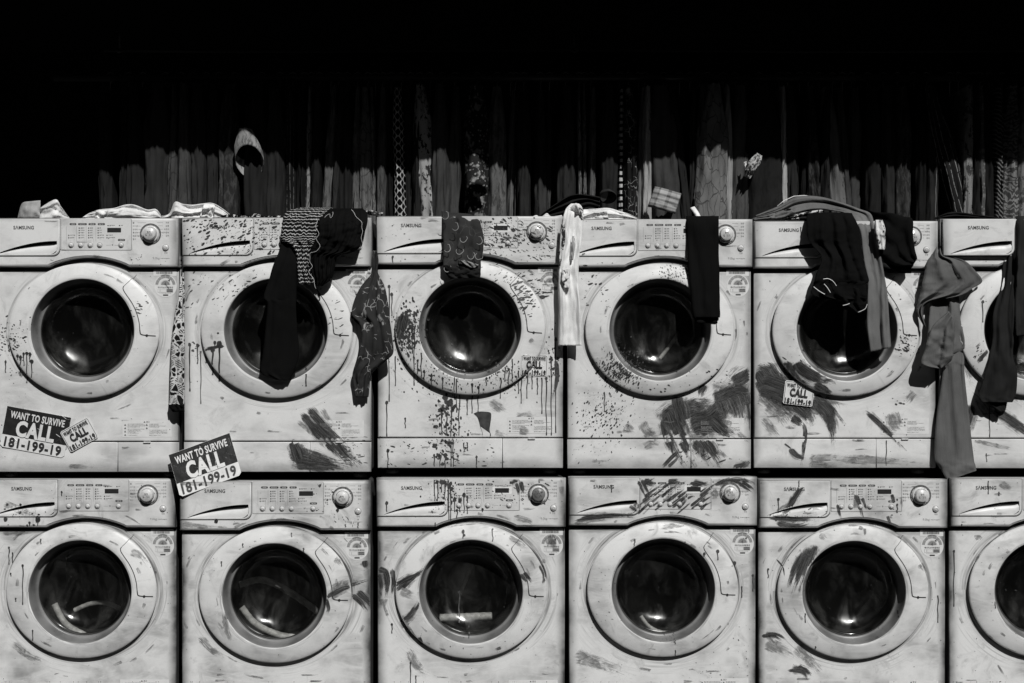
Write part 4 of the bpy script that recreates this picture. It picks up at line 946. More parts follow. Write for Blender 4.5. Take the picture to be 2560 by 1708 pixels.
def garment(name, label, cat, group, pieces, loc_px):
    """first piece is the main part; others are further parts"""
    loc = W(*loc_px)
    if len(pieces) == 1:
        o = pieces[0][1].build(name, pieces[0][2], None, loc); tag(o, label, cat, group); return o
    root = thing(name, label, cat, loc, group)
    for nm, mb_, mt in pieces:
        o = mb_.build(nm, mt, None, loc); o.parent = root; o.location = (0, 0, 0)
    return root
GD = 'clothes thrown over the washers'
BK = CM(.006); CH = CM(.045); WH = CM(.72); BR = CM(.135); DK = CM(.016)
# striped top
sp = cloth_mb(rows((519, 752, 832, .10), (526, 722, 835, .03), (541, 709, 812, -.04), (560, 706, 797, -.05), (584, 702, 797, -.055), (600, 700, 794, -.056), (614, 726, 790, -.057), (640, 739, 776, -.062), (665, 741, 775, -.068), (690, 744, 783, -.07), (711, 746, 788, -.07)), 8, 26, .005, 2.5, 1., .003)
rf = cloth_mb(rows((521, 826, 906, .06), (530, 815, 916, -.01), (545, 800, 919, -.055), (560, 796, 918, -.08), (580, 795, 912, -.085), (600, 788, 905, -.085), (618, 778, 897, -.083), (630, 775, 884, -.08), (641, 773, 846, -.078), (665, 773, 838, -.078), (695, 781, 830, -.076), (715, 788, 806, -.072)), 8, 40, .005, 6, 5., .006)
tr_ = MB()
for pts in ([(793, 551), (790, 565), (796, 585), (792, 600), (800, 618), (790, 628), (776, 634), (774, 650), (780, 665), (773, 680), (784, 700), (790, 722)], [(878, 524), (890, 540), (903, 556), (906, 572), (904, 590), (906, 612), (898, 622)], [(832, 530), (828, 545), (822, 535), (812, 545)]):
    tube(tr_, [W(a + 1.5 * math.sin(k), b, -.097 + DY) for k, (a, b) in enumerate([(v.x, v.y) for v in spl([(a, b, 0) for a, b in pts], 4)])], .0005, 5)
garment('striped_top', 'crumpled black top with thin white stripes and ruffled lining above the black trouser leg', 'top', GD, [('striped_fabric', sp, CM(.008, 'stripes', .5)), ('ruffled_lining', rf, BK), ('lace_trim', tr_, WH)], (780, 548, -.03))
# black trouser leg
garment('black_trouser_leg', 'long plain black trouser leg hanging from under the striped top across the round glass', 'trousers', GD, [('t', cloth_mb(rows((585, 706, 745, -.040), (625, 698, 742, -.05), (660, 684, 741, -.066), (698, 673, 742, -.07), (742, 659, 741, -.072), (762, 668, 740, -.072), (823, 663, 743, -.07), (890, 656, 747, -.068), (931, 651, 734, -.066), (950, 690, 724, -.066)), 8, 14, .003, 1.5, 2., .002), BK)], (710, 600, -.05))
# tribal strip
DY = .005
garment('patterned_strip', 'narrow black and white tribal print cloth hanging in the gap under the second white cloth', 'cloth', GD, [('t', cloth_mb(rows((640, 452, 457, .0), (698, 450, 460, -.02), (742, 446, 461, -.035), (798, 434, 461, -.045), (890, 426, 461, -.05), (992, 423, 461, -.05), (1012, 420, 460, -.05)), 8, 14, .004, 1.5, 3., .003), CM(.55, 'tribal', .01)), ('dark_hem', cloth_mb(rows((1010, 421, 460, -.052), (1020, 424, 460, -.055), (1030, 432, 461, -.052)), 6, 12, .004, 3, 4.), BK)], (445, 800, -.03))
# floral scarf
garment('floral_scarf', 'dark floral print scarf knotted in the gap and hanging in two points', 'scarf', GD, [('t', cloth_mb(rows((627, 931, 941, -.0), (650, 930, 946, -.02), (675, 930, 944, -.025), (689, 925, 948, -.03), (716, 902, 961, -.045), (750, 886, 969, -.055), (785, 879, 973, -.06), (808, 898, 976, -.06), (839, 903, 980, -.06), (880, 896, 984, -.06), (900, 891, 968, -.058), (923, 884, 940, -.055), (941, 881, 927, -.052), (965, 886, 924, -.05), (993, 889, 922, -.05)), 6, 18, .006, 2.5, 6., .004), CM(.03, 'floral', .30)), ('scarf_end', cloth_mb(rows((780, 876, 900, -.045), (795, 879, 905, -.045), (812, 897, 910, -.045)), 5, 6, .003, 1, 6.), BK), ('pale_tail', cloth_mb(rows((655, 926, 934, -.02), (680, 917, 930, -.025), (700, 914, 927, -.025)), 5, 6, .003, 2, 7.), CM(.5, 'splat', .1))], (930, 760, -.04))
# paisley
DY = .045
pz = MB()
for cx, cy, a in ((1113, 540, 20), (1138, 568, 10), (1158, 598, 60), (1198, 603, 0), (1118, 622, 10), (1148, 628, 70), (1177, 640, 50), (1196, 641, 100), (1118, 672, 60)):
    pts = []
    for k in range(9):
        b = R(a - 100 + k * 30); r_ = 8 + (3 if k < 2 else 0); pts.append(W(cx + r_ * math.cos(b), cy + r_ * 1.05 * math.sin(b), -.0975 + DY))
    tube(pz, pts, .0010, 5, 0, lambda k: .0006 + .0006 * math.sin(k / 8 * math.pi))
garment('paisley_shirt', 'dark paisley print shirt draped over the third control panel from the left', 'shirt', GD, [('t', cloth_mb([((1102, 528), (1175, 535), .06), ((1104, 532), (1196, 546), -.03), ((1106, 555), (1203, 565), -.055), ((1108, 590), (1210, 594), -.065), ((1108, 625), (1208, 623), -.072), ((1108, 655), (1203, 650), -.078), ((1109, 675), (1202, 672), -.08), ((1122, 695), (1201, 692), -.078)], 7, 20, .005, 2.3, 8., .003), CM(.032, 'floral', .055)), ('paisley_print', pz, CM(.32)), ('folded_hem', cloth_mb([((1108, 662), (1200, 672), -.088), ((1116, 680), (1202, 685), -.092), ((1126, 697), (1200, 694), -.088)], 6, 14, .006, 3, 9., .004), DK), ('hem_stripe', cloth_mb([((1146, 652), (1160, 650), -.096), ((1164, 664), (1180, 656), -.098), ((1184, 672), (1197, 662), -.096)], 5, 8, .003, 2, 9.), CM(.25, 'diag', .05))], (1155, 590, -.06))
# white sleeve
garment('white_sleeve_shirt', 'long stained white sleeve hanging in the gap between third and fourth top washers', 'shirt', GD, [('t', cloth_mb(rows((509, 1428, 1447, .08), (518, 1418, 1455, .0), (532, 1411, 1458, -.045), (569, 1405, 1457, -.058), (615, 1402, 1452, -.064), (659, 1398, 1447, -.068), (700, 1396, 1446, -.07), (759, 1397, 1450, -.07), (810, 1396, 1453, -.07), (864, 1395, 1454, -.07)), 9, 22, .005, 1.6, 11., .004), CM(.74, None)), ('stained_edge', cloth_mb(rows((560, 1402, 1412, -.075), (600, 1400, 1413, -.082), (640, 1398, 1406, -.082), (665, 1398, 1402, -.08)), 8, 6, .003, 1, 12.), CM(.5, 'splat', .03)), ('stained_patch', cloth_mb(rows((672, 1405, 1425, -.087), (700, 1404, 1424, -.089), (720, 1410, 1424, -.087)), 8, 6, .002, 1, 14.), CM(.66, 'splat', .05)), ('crease_stain', cloth_mb(rows((590, 1430, 1436, -.085), (620, 1429, 1437, -.087), (650, 1427, 1433, -.085)), 8, 6, .002, 1, 13.), CM(.4, 'splat', .03)), ('sleeve_knot', cloth_mb([((1425, 520), (1460, 548), -.05), ((1440, 508), (1455, 535), -.065), ((1455, 520), (1458, 530), -.05)], 7, 10, .006, 1.5, 15., .004), WH)], (1425, 560, -.04))
garment('white_cloth', 'crumpled white cloth lying beside the white sleeve, on the washer with black trousers', 'cloth', GD, [('t', cloth_mb([((1458, 524), (1458, 549), .08), ((1490, 522), (1490, 549), .08), ((1520, 520), (1518, 549), .09), ((1550, 528), (1545, 549), .09), ((1575, 536), (1570, 549), .08), ((1596, 547), (1595, 549), .08)], 8, 20, .005, 1.5, 21., .003), WH), ('fold', cloth_mb([((1454, 538), (1456, 550), .03), ((1490, 528), (1500, 549), .04), ((1517, 527), (1522, 549), .06)], 8, 8, .008, 1, 22., .008), WH)], (1525, 540, .08))
garment('white_cloth', 'flat scrap of white cloth with two small peaks left of the white sleeve', 'cloth', GD, [('t', cloth_mb([((1328, 543), (1328, 545), .09), ((1341, 538), (1342, 545), .09), ((1352, 543), (1354, 545), .09), ((1367, 533), (1368, 545), .09), ((1378, 541), (1380, 545), .09), ((1405, 538), (1405, 545), .09)], 4, 6, .003, 1, 23., .002), WH)], (1368, 542, .09))
# straight black trousers
garment('black_trousers', 'straight black trousers hanging squarely over the fourth panel, left of the dial', 'trousers', GD, [('front_leg', cloth_mb(rows((541, 1714, 1798, .04), (546, 1715, 1797, -.05), (600, 1718, 1797, -.066), (670, 1721, 1798, -.07), (750, 1728, 1800, -.072), (794, 1733, 1800, -.072)), 8, 14, .003, 1.2, 17., .0015), BK), ('rear_leg', cloth_mb(rows((700, 1730, 1794, -.058), (760, 1735, 1795, -.06), (808, 1740, 1794, -.06)), 6, 10, .002, 1, 18., .001), BK), ('drawstring', cloth_mb([((1725, 520), (1736, 516), .06), ((1732, 530), (1745, 528), .04), ((1738, 541), (1752, 541), .03)], 5, 5, .001, 1, 2., .001), WH)], (1757, 600, -.05))
# long grey trousers arching over machine five
DY = .026
garment('grey_trousers', 'long brown-grey trousers arched over the fifth top washer, one leg right of the black shirt', 'trousers', GD, [('t', cloth_mb([((1890, 538), (1886, 552), .10), ((1946, 515), (1944, 549), .08), ((1991, 492), (1985, 534), .06), ((2044, 491), (2040, 524), .06), ((2095, 503), (2086, 528), .05), ((2148, 522), (2112, 533), .03), ((2178, 536), (2132, 545), .0), ((2187, 572), (2150, 578), -.04), ((2198, 620), (2157, 630), -.05), ((2207, 664), (2162, 665), -.056), ((2214, 705), (2169, 701), -.06), ((2219, 745), (2168, 760), -.062), ((2224, 810), (2168, 814), -.062), ((2228, 869), (2176, 880), -.062)], 8, 18, .006, 1.4, 24., .003), BR), ('piping', (lambda m_: (tube(m_, [W(a, b, .085 + DY) for a, b in ((1943, 516), (1960, 502), (1985, 491), (2010, 489), (2032, 492))], .0015, 6), m_)[1])(MB()), WH), ('crumpled_waist', cloth_mb([((1880, 546), (1886, 553), .05), ((1930, 534), (1945, 550), .05), ((1975, 520), (1990, 534), .03)], 7, 8, .008, 1.3, 25., .006), BR)], (2040, 520, .05))
garment('patterned_cloth', 'folded black and white patterned cloth tucked under the arched grey trousers', 'cloth', GD, [('t', cloth_mb([((1958, 546), (1955, 552), .04), ((1990, 536), (1985, 552), .04), ((2025, 528), (2020, 552), .03), ((2060, 524), (2060, 550), .03)], 8, 10, .006, 2, 26., .004), CM(.02, 'splat', .6))], (2005, 542, .04))
# black shirt
pc = MB()
for pts in ([(2058, 698), (2070, 697), (2082, 703), (2091, 715)], [(2060, 710), (2068, 719), (2076, 732)], [(2034, 717), (2048, 728), (2062, 736)], [(2107, 764), (2116, 762), (2124, 759)], [(2168, 761), (2162, 773), (2145, 781)]):
    tube(pc, [W(v.x, v.y, -.099 + DY) for v in spl([(a, b, 0) for a, b in pts], 5)], .0011, 6)
garment('black_shirt', 'rumpled black shirt with thin white piping loops hanging over the fifth top washer door', 'shirt', GD, [('shirt_body', cloth_mb(rows((531, 2040, 2128, .05), (538, 2018, 2132, -.03), (565, 2017, 2146, -.06), (592, 2019, 2151, -.068), (612, 2030, 2154, -.072), (640, 2053, 2157, -.076), (664, 2050, 2161, -.08), (684, 2041, 2168, -.082), (702, 2036, 2172, -.084), (712, 2033, 2166, -.084), (736, 2029, 2168, -.084), (748, 2070, 2168, -.082)), 7, 28, .006, 3.2, 27., .004), BK), ('shirt_tail', cloth_mb(rows((720, 2086, 2166, -.078), (745, 2100, 2169, -.082), (763, 2106, 2168, -.08), (775, 2128, 2160, -.078), (784, 2146, 2152, -.078)), 7, 16, .006, 2, 28.), BK), ('piping', pc, WH)], (2095, 600, -.06))
garment('black_tank_top', 'black top with a white patterned lining showing, covering the left of the fifth dial', 'top', GD, [('t', cloth_mb([((2163, 522), (2186, 545), .08), ((2188, 530), (2187, 560), .03), ((2230, 533), (2193, 600), -.05), ((2262, 542), (2200, 634), -.055), ((2281, 548), (2214, 650), -.062), ((2283, 590), (2230, 662), -.066), ((2288, 625), (2255, 666), -.066), ((2293, 648), (2282, 664), -.066)], 7, 18, .004, 2, 31., .003), BK), ('patterned_lining', cloth_mb(rows((550, 2188, 2206, -.075), (570, 2186, 2213, -.08), (595, 2190, 2214, -.08), (625, 2196, 2212, -.078)), 7, 10, .003, 2, 32.), CM(.01, 'leopard', .7)), ('hem_shadow', cloth_mb([((2205, 640), (2210, 655), -.05), ((2235, 655), (2242, 682), -.05), ((2262, 662), (2256, 676), -.05), ((2285, 662), (2272, 680), -.05)], 6, 8, .003, 1, 33.), BK)], (2235, 600, -.05))  # lowest black piece is shaped like the top's cast shadow
# brown trousers in the last gap
DY = .057
TR = CM(.105)
garment('brown_grey_trousers', 'twisted brown-grey trousers hanging in the gap from the open drawer down to the lower row', 'trousers', GD, [
 ('waistband', cloth_mb(rows((548, 2346, 2351, .02), (600, 2341, 2358, -.03), (636, 2327, 2366, -.06), (652, 2319, 2412, -.072), (675, 2313, 2436, -.078), (703, 2307, 2456, -.08), (722, 2303, 2430, -.08), (738, 2299, 2402, -.078), (756, 2295, 2326, -.074), (780, 2292, 2308, -.07), (818, 2311, 2315, -.068)), 7, 22, .007, 2.2, 34., .004), TR),
 ('trouser_leg', cloth_mb(rows((730, 2329, 2396, -.055), (800, 2322, 2403, -.06), (868, 2319, 2412, -.06), (888, 2335, 2384, -.058)), 10, 16, .009, 1.7, 35., .004), TR),
 ('trouser_leg', cloth_mb([((2372, 860), (2409, 862), -.05), ((2362, 900), (2411, 905), -.052), ((2356, 934), (2411, 930), -.054), ((2342, 1042), (2423, 1044), -.062), ((2336, 1140), (2434, 1140), -.066), ((2352, 1172), (2439, 1165), -.068), ((2367, 1203), (2441, 1177), -.068)], 8, 16, .004, 1.1, 36., .002), TR),
 ('rolled_cuff', cloth_mb([((2372, 778), (2388, 800), -.10), ((2335, 812), (2387, 830), -.105), ((2322, 840), (2385, 860), -.10), ((2312, 875), (2383, 885), -.098), ((2304, 910), (2378, 902), -.096), ((2345, 921), (2355, 921), -.094)], 7, 16, .006, 1.4, 37., .004), TR)], (2370, 700, -.05))
DY = .045
garment('dark_trousers', 'dark trousers hanging from beneath the open drawer over the rightmost top door', 'trousers', GD, [('t', cloth_mb(rows((640, 2508, 2546, -.045), (712, 2502, 2541, -.06), (783, 2483, 2538, -.066), (844, 2482, 2536, -.068), (887, 2474, 2533, -.07), (934, 2463, 2543, -.072), (985, 2447, 2540, -.072), (1006, 2455, 2531, -.072)), 8, 16, .005, 1.4, 38., .003), CM(.018)), ('rear_hem', cloth_mb(rows((975, 2446, 2520, -.06), (1000, 2455, 2518, -.06), (1030, 2500, 2512, -.06)), 6, 10, .002, 1, 39.), CM(.015))], (2520, 700, -.05))
garment('dark_coat', 'black coat hanging at the right edge beside the open drawer', 'coat', GD, [('t', cloth_mb(rows((540, 2542, 2600, .04), (552, 2540, 2602, -.05), (640, 2541, 2604, -.065), (700, 2540, 2606, -.07), (780, 2537, 2600, -.07), (840, 2537, 2590, -.07)), 8, 16, .007, 1.8, 41., .004), CM(.022))], (2560, 600, -.05))
DY = .01
# white cloths on the first two machines
garment('folded_cloth', 'pale stiff folded cloth standing on the far left washer', 'cloth', GD, [('t', cloth_mb([((50, 518), (43, 548), .12), ((58, 506), (56, 548), .10), ((80, 503), (80, 548), .09), ((101, 501), (100, 548), .10)], 6, 10, .004, 1, 42., .003), CM(.36)), ('crumpled_end', cloth_mb([((100, 520), (98, 548), .10), ((122, 506), (108, 548), .07), ((141, 499), (128, 548), .05), ((152, 516), (152, 548), .06), ((165, 534), (176, 548), .10)], 6, 16, .006, 1.3, 43., .003), WH)], (105, 530, .1))
garment('white_shirt', 'crumpled white shirt lying across the far left washer above its dial', 'shirt', GD, [('t', cloth_mb([((222, 533), (201, 547), .10), ((250, 524), (235, 547), .07), ((286, 520), (275, 547), .06), ((312, 512), (310, 547), .08), ((336, 512), (340, 547), .08), ((368, 524), (370, 547), .07), ((390, 523), (392, 547), .08), ((404, 541), (405, 547), .09)], 7, 24, .005, 1.3, 44., .003), WH), ('cuff', cloth_mb([((240, 526), (236, 547), .03), ((252, 524), (246, 548), .02), ((270, 526), (262, 548), .03)], 6, 10, .006, 1, 45., .004), WH)], (300, 535, .08))
garment('white_pillowcase', 'crumpled white cloth bundle at the left end of the second top washer', 'cloth', GD, [('t', cloth_mb([((405, 540), (404, 547), .09), ((423, 534), (422, 547), .08), ((437, 505), (436, 548), .06), ((458, 510), (455, 547), .05), ((481, 512), (478, 546), .05), ((506, 509), (505, 546), .06), ((532, 508), (528, 546), .07), ((557, 522), (552, 546), .08), ((577, 538), (570, 546), .09)], 7, 24, .006, 1.4, 46., .0035), WH), ('corner_fold', cloth_mb([((510, 510), (498, 546), .01), ((536, 512), (520, 545), .02), ((535, 530), (536, 545), .04)], 6, 10, .01, 1.3, 47., .008), WH)], (490, 530, .07))
garment('dark_patterned_rag', 'thin dark speckled rag along the top edge of the second top washer', 'rag', GD, [('t', cloth_mb([((545, 541), (545, 545), .08), ((575, 536), (575, 545), .07), ((610, 539), (610, 545), .07), ((635, 534), (632, 545), .07), ((665, 540), (665, 545), .08), ((700, 538), (705, 545), .09)], 5, 6, .004, 1, 48., .006), CM(.01, 'splat', .6))], (620, 541, .08))
garment('banded_sock', 'small banded sock lying in the gap right of the ruffled lining', 'sock', GD, [('t', cloth_mb([((912, 528), (914, 534), .0), ((928, 525), (925, 538), -.01), ((945, 530), (940, 540), -.01), ((958, 531), (955, 541), .02)], 6, 8, .006, 1, 49., .004), CM(.05, 'tribal', .5))], (935, 533, 0))

# ------------------------------------------------------------ the dark shelter round them, plus added light-blocking walls
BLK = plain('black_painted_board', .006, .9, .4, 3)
FL = plain('asphalt_ground', .05, .9, .25, 5)
def sheet(name, v, m_):
    mb_ = MB(); mb_.face(mb_.ring(v)); o = mb_.build(name, m_); return struct(o)
GZ = min(l.z for _, l, _s in machines) - .0195
sheet('ground', [(-60, -60, GZ), (60, -60, GZ), (60, 60, GZ), (-60, 60, GZ)], FL)
mb = MB(); mb.box(-90, 90, -16, -15, GZ, 13.8); struct(mb.build('sky_blocking_wall', plain('sky_blocker_dark', .05, .9, .3, 2)))  # unseen wall added behind the camera to cut sky and ground light
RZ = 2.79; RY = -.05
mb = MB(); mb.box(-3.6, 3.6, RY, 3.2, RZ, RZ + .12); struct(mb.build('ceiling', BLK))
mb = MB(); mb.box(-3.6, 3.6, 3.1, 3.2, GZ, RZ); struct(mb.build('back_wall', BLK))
for nm, x in (('left_blocking_wall', -3.6), ('right_blocking_wall', 3.5)):
    mb = MB(); mb.box(x, x + .1, -3.0, 3.1, GZ, 2.77); struct(mb.build(nm, BLK))  # unseen side walls, added and run forward to cut stray sky light
# ceiling pipe and clothes rail
mb = MB(); 
tube(mb, [W(260 + k * 240, 126 + 2 * math.sin(k), 1.6) for k in range(11)], .008, 8)
tag(mb.build('ceiling_pipe', plain('dull_pipe_metal', .06, .5), None, W(1280, 128, 1.6)), 'thin dull pipe running across the dark space under the ceiling', 'pipe')
for i_, (hx) in enumerate((299, 1436)):
    mb = MB(); b_ = W(hx, 126, 1.6); tube(mb, [b_ + Vector((0, 0, .07)), b_ + Vector((0, 0, -.005))], .004, 6); tube(mb, [b_ + Vector((-.014, 0, -.002)), b_ + Vector((0, -.014, -.012)), b_ + Vector((.014, 0, -.002))], .004, 6)
    tag(mb.build('pipe_bracket', M['labg'], None, b_), 'small bracket holding the ceiling pipe, %s' % ('above the leftmost hanging clothes' if i_ == 0 else 'right of the middle of the pipe'), 'bracket', 'pipe brackets')
RAILZ = W(0, 185, .9).z
mb = MB(); tube(mb, [(-1.75, .98, RAILZ), (2.6, .98, RAILZ)], .014, 10); 
tag(mb.build('clothes_rail', plain('rail_steel', .05, .4), None, (0, .98, RAILZ)), 'long dark rail from which the row of clothes hangs behind the washers', 'rail')

# ------------------------------------------------------------ the row of hanging clothes
sl = -SUN.z / SUN.y
def depth_for(py, t_=.03):
    k = (854 - py) / PX
    return (RZ + sl * RY - CZ - k) / (k / D + sl)
def hang(x0, x1, py, v, pat=None, v2=.5, lean=0., bulge=.1, kind='shirt', sd_=0):
    yf = depth_for(py + 4); cx = (x0 + x1) / 2; w = (x1 - x0)
    mb_ = MB(); NR = 30; NC = 40; ztop = RAILZ - .05 + .0; zbot = 1.42
    rs = []; xt = W(cx, 300, yf).x; k = (D + yf) / D / PX; hw = w * k / 2 * 1.08
    pyb = 548; xb0 = W(cx, py, yf).x
    for i in range(NR + 1):
        t_ = i / NR; z = ztop + (zbot - ztop) * t_
        pyy = 854 - (z - CZ) / k
        xc = xb0 + lean * k * (pyy - (py + 548) / 2) / 100.
        wn_ = .22 * noise.noise(Vector((t_ * 3.2, sd_ * 1.7, 1))) ; ww = hw * (min(1, .45 + t_ * 2.6)) * (1 + wn_ + bulge * math.sin(t_ * math.pi)) 
        dep = .05 * min(1, .3 + t_ * 2)
        row = []
        for j in range(NC):
            a = 2 * math.pi * j / NC; c_, s_ = math.cos(a), math.sin(a)
            fx = ww * (abs(c_) ** .9) * (1 if c_ > 0 else -1)
            fr = s_ > 0
            fy = -.042 * abs(s_) + .003 * min(1.6, hw / .025) * math.sin(c_ * (4 + 90 * hw) + sd_ * 2 + 1.5 * math.sin(t_ * 7 + sd_)) * abs(s_) if fr else .22 * (abs(s_) ** .7)
            if fr: fy += .018 * noise.noise(Vector((c_ * 3.2 + sd_ * 3 + t_ * 2, t_ * 6, sd_))) * min(1, hw / .03) - .022 * abs(noise.noise(Vector((c_ * 3, t_ * 12 + c_ * 3, sd_))))
            row.append((xc + fx, yf + .045 + fy, z + .012 * noise.noise(Vector((j, sd_, t_))) ))
        rs.append(mb_.ring(row))
    for i in range(NR):
        for j in range(NC):
            q = (j + 1) % NC; u0 = .5 - .5 * math.cos(2 * math.pi * j / NC); u1 = .5 - .5 * math.cos(2 * math.pi * (j + 1) / NC)
            mb_.face((rs[i][j], rs[i][q], rs[i + 1][q], rs[i + 1][j]), True, 0, [(u0, i / NR), (u1, i / NR), (u1, (i + 1) / NR), (u0, (i + 1) / NR)], None)
    mb_.face(rs[0]); mb_.face(list(reversed(rs[-1])))
    mb_.uv[-1] = mb_.uv[-2] = None
    org = Vector((xb0, .98, RAILZ)); return mb_, org, xb0, yf
H = [(243,277,424,.045),(294,318,420,.04),(316,362,412,.05),(358,414,366,.06),(417,441,378,.12,'cracks',.05),(440,475,369,.12,'weather',.07),(474,512,374,.06),(511,544,384,.05),(543,590,372,.05,'weather',.09),
(608,664,372,.04),(664,704,382,.05),(704,738,412,.03,'lines',.3),(738,765,418,.03),(762,777,420,.42,'cracks',.15),(776,799,398,.035),(806,832,416,.2,'weather',.1),(829,845,404,.06),(843,880,422,.04),(876,900,430,.2,'weather',.1),(899,928,420,.2,'cracks',.08),(927,941,432,.26,'cracks',.1),(940,962,418,.18,'weather',.08),(962,986,436,.03),(984,1013,414,.008,'chevron',.6),(1011,1034,428,.04),(1031,1056,398,.035),(1048,1092,394,.5,'splat',.04),(1080,1120,374,.10,'weather',.07),(1118,1149,402,.12,'weather',.08),(1160,1221,400,.3,'leopard',.02),(1221,1264,412,.2,'weather',.08),(1267,1286,456,.22),(1284,1294,450,.14),(1293,1326,416,.05),(1337,1366,456,.09),(1365,1382,476,.12,'weather',.07),(1396,1436,414,.06,'weather',.04),(1444,1456,432,.3,'cracks',.08),(1457,1468,432,.26,'cracks',.08),(1471,1489,426,.2,'weather',.1),(1503,1543,396,.045),(1546,1560,420,.008,'blocks',.75),(1561,1594,396,.03,'floral',.45),(1592,1609,424,.28),(1606,1632,404,.55,'cracks',.42),(1633,1702,391,.10,'weather',.08),(1693,1724,397,.04),(1725,1742,406,.05),(1746,1774,392,.10),(1752,1812,370,.24,'cracks',.10),(1807,1833,394,.42),(1828,1874,392,.14,'weather',.09),(1873,1952,390,.035,'weather',.02),(1952,1971,405,.6),(1967,2000,404,.05),(2003,2018,420,.03),(2018,2053,406,.03,'weather',.07),(2055,2076,400,.04),(2075,2115,418,.2),(2106,2130,428,.11),(2120,2155,442,.11),(2166,2206,412,.035),(2207,2242,414,.055),(2238,2281,418,.05,'weather',.08),(2290,2318,410,.025),(2315,2349,424,.05,'seam',.4),(2372,2421,406,.035,'lines',.4),(2410,2434,394,.3,'splat',.06),(2432,2460,400,.03),(2446,2466,402,.3,'leopard',.12),(2460,2488,404,.028),(2488,2512,398,.02,'diag',.25),(2508,2553,406,.3,'swirl',.07),(2550,2590,398,.3,'splat',.1)]
ADJ = {None: 'plain', 'cracks': 'cracked paint streaked', 'weather': 'mottled', 'lines': 'thin striped', 'chevron': 'black and white zigzag', 'splat': 'paint splattered', 'leopard': 'leopard spotted', 'blocks': 'black with white square blocks', 'floral': 'flower printed', 'seam': 'light seamed', 'diag': 'diagonally ribbed', 'swirl': 'swirl patterned'}
SECT = [(-99, 449, 'first top washer'), (449, 934, 'second top washer'), (934, 1413, 'third top washer'), (1413, 1884, 'fourth top washer'), (1884, 2349, 'fifth top washer'), (2349, 3000, 'the open drawer')]
ORD = ['first', 'second', 'third', 'fourth', 'fifth', 'sixth', 'seventh', 'eighth', 'ninth', 'tenth', 'eleventh', 'twelfth', 'thirteenth', 'fourteenth', 'fifteenth', 'sixteenth', 'seventeenth', 'eighteenth', 'nineteenth', 'twentieth']
cnt = {}
for i, h in enumerate(H):
    x0, x1, py, v = h[:4]; v = round(v * (.45 if v < .2 else .58), 3); pat = h[4] if len(h) > 4 else None; v2 = round(h[5] * .65, 3) if len(h) > 5 else .5
    lean = {1372: 0, 2372: 26, 1693: 12, 1633: 6, 1048: 8, 2106: 6, 2075: 10, 829: -6, 806: -6}.get(x0, random.Random(i).uniform(-3, 3))
    bl = {1048: .28, 1752: .3, 1606: .1, 1873: .25, 358: .1}.get(x0, .04)
    mb_, org, xb, yf = hang(x0, x1, py, v, pat, v2, lean, bl, sd_=i * 1.37)
    loc = Vector((xb, .98, RAILZ))
    sec = [s for a, b, s in SECT if a <= (x0 + x1) / 2 < b][0]; cnt[sec] = cnt.get(sec, 0) + 1
    tone = 'black' if v < .016 else 'dark grey' if v < .03 else 'grey' if v < .08 else 'light grey' if v < .28 else 'white'
    if pat in ('chevron', 'blocks'): tone = ''
    lab = '%s %s garment hanging %s from left above %s' % (ADJ[pat], tone, ORD[cnt[sec] - 1], sec)
    root = thing('hanging_garment', ' '.join(lab.split()), 'garment', loc, 'clothes hanging on the rail')
    o = mb_.build('fabric', CM(v, pat, v2), None, loc); o.parent = root; o.location = (0, 0, 0)
    hk = MB(); tube(hk, [(0, 0, -.07), (0, 0, -.02), (.016, 0, 0), (.012, 0, .016), (0, 0, .021), (-.014, 0, .014)], .0018, 5)
    ho = hk.build('hanger_hook', M['labg'], root)

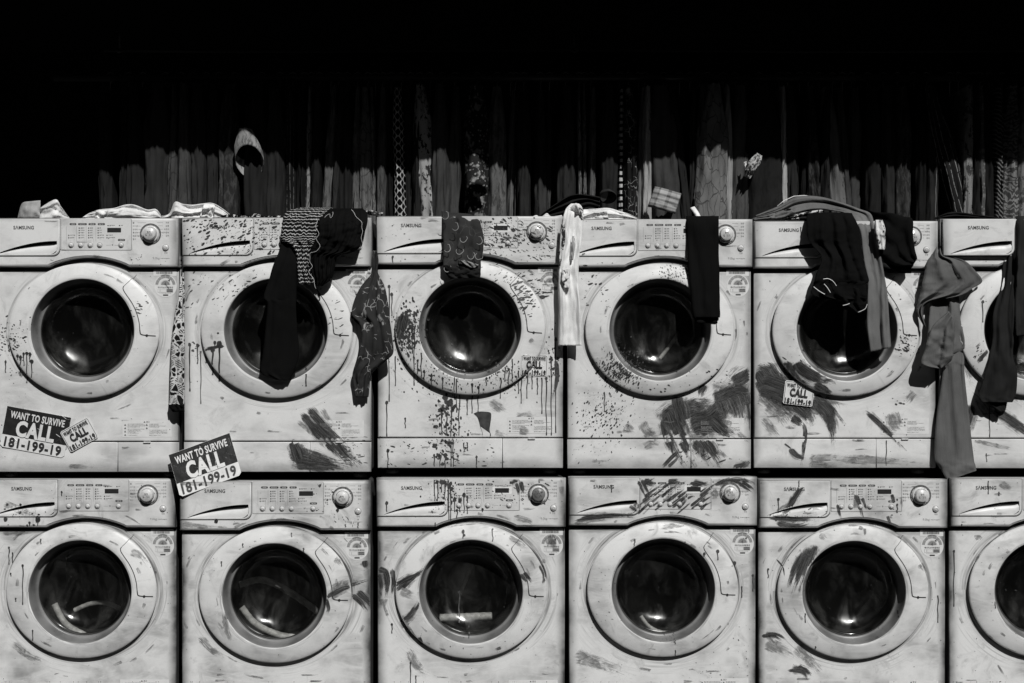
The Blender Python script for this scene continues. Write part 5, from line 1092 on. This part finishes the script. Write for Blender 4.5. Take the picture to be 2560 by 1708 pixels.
# loose sleeves and cuffs in front of the row
def cuff(name, label, cx, cy, rx, ry, up_, y, mt, dxt=0, n=28, lip=0, inner=None):
    mb_ = MB(); rs = []; k = (D + y) / D / PX
    for i in range(14):
        t_ = i / 13; zz = up_ * (1 - t_)
        row = []
        for j in range(n):
            a = 2 * math.pi * j / n; c_, s_ = math.cos(a), math.sin(a)
            tilt = t_ ** 2
            fx = rx * k * c_ * (1 + .05 * noise.noise(Vector((a, t_ * 3, cx)))); dy = ry * k * 1.5 * s_
            X = W(cx, cy, y).x + dxt * k * (1 - t_) + fx; Yv = y + dy * (.9) ; Z = W(cx, cy, y).z + zz * k + tilt * (ry * k * (-s_ if False else -s_))
            row.append((X, Yv, Z))
        rs.append(mb_.ring(row))
    return mb_, rs, k
def open_cuff(name, label, cat, cx, cy, rx, ry, up_, y, mt, dxt=0, inn=None):
    mb_ = MB(); k = (D + y) / D / PX; n = 30; rs = []; rin = []
    b = W(cx, cy, y)
    for i in range(12):
        t_ = i / 11; row = []; row2 = []
        for j in range(n):
            a = 2 * math.pi * j / n; c_, s_ = math.cos(a), math.sin(a)   # s_>0: far side
            wob = 1 + .06 * noise.noise(Vector((c_ * 2, s_ * 2 + t_ * 3, cx)))
            wob *= .45 + .55 * min(1, t_ * 1.5); X = b.x + dxt * k * (1 - t_) + rx * k * c_ * wob; Yv = y + rx * k * s_ * .8
            Z = b.z + up_ * k * (1 - t_) - s_ * ry * k * t_
            row.append((X, Yv, Z)); row2.append((b.x + dxt * k * (1 - t_) + rx * k * c_ * wob * .96, y + rx * k * s_ * .76, Z))
        rs.append(mb_.ring(row)); rin.append(mb_.ring(row2))
    for q, r_ in enumerate((rs, rin)):
        for i in range(11):
            for j in range(n):
                jj = (j + 1) % n; mb_.face((r_[i][j], r_[i][jj], r_[i + 1][jj], r_[i + 1][j]), True, 1 if (q == 1 and (i < 7 or math.sin(2 * math.pi * j / n) < .1)) else 0, [(j / n, i / 11), ((j + 1) / n, i / 11), ((j + 1) / n, (i + 1) / 11), (j / n, (i + 1) / 11)], None)  # inner faces painted black as shade, lower lip kept pale as if lit
    mb_.bridge(rs[-1], rin[-1], True); mb_.bridge(rs[0], rin[0], True)
    o = mb_.build(name, [mt, BK], None, b); tag(o, label, cat, 'loose sleeves among the hanging clothes'); return o
open_cuff('open_cuff', 'pale streaked open cuff hanging lowest above the second white cloth', 'sleeve', 624, 404, 36, 38, 80, .80, CM(.3, 'weather', .10), -10)
open_cuff('open_cuff', 'leopard spotted cuff with a dark opening above the paisley shirt', 'sleeve', 1192, 477, 25, 14, 90, .80, CM(.3, 'leopard', .02), -8)
open_cuff('open_cuff', 'dark leathery sleeve opening above the crumpled white cloth beside the white sleeve', 'sleeve', 1520, 494, 22, 14, 20, .45, CM(.03), -4)
def simple(name, label, cat, pairs, mt, **kw):
    mb_ = cloth_mb(pairs, **kw); p0 = pairs[0]; o = mb_.build(name, mt, None, W(p0[0][0], p0[0][1], p0[2])); tag(o, label, cat, 'loose sleeves among the hanging clothes'); return o
simple('plaid_shirt_tail', 'plaid shirt tail sticking out above the black trousers panel', 'shirt', [((1637, 466), (1619, 517), .77), ((1660, 471), (1642, 522), .74), ((1704, 484), (1688, 535), .77)], CM(.36, 'plaid', .06), nu=10, nv=12, fold=.003, seed=61.)
simple('black_sleeve', 'black sleeve lying in an arch left of the dark leathery sleeve opening', 'sleeve', [((1345, 543), (1352, 546), .3), ((1385, 512), (1400, 545), .32), ((1425, 488), (1440, 535), .34), ((1462, 486), (1475, 520), .36), ((1500, 492), (1500, 526), .4)], DK, fold=.012, seed=62.)
simple('sequin_cloth', 'shiny black and white sequin cloth sticking up beside the leaning leg above the black trousers', 'cloth', [((1893, 382), (1906, 390), .78), ((1876, 398), (1900, 412), .76), ((1864, 418), (1888, 430), .77), ((1860, 440), (1876, 448), .79)], CM(.03, 'leopard', .4), fold=.006, seed=63., crumple=.006)
simple('pale_strap', 'small pale strap end beside the leaning paint streaked leg', 'strap', [((1859, 406), (1866, 403), .79), ((1862, 425), (1868, 424), .79)], WH, seed=64., fold=.001)
simple('dark_collar', 'low dark collar lying flat behind the open drawer', 'collar', [((2335, 545), (2340, 548), .10), ((2380, 530), (2380, 548), .12), ((2440, 536), (2440, 548), .12), ((2500, 544), (2500, 548), .12)], DK, fold=.006, seed=65.)
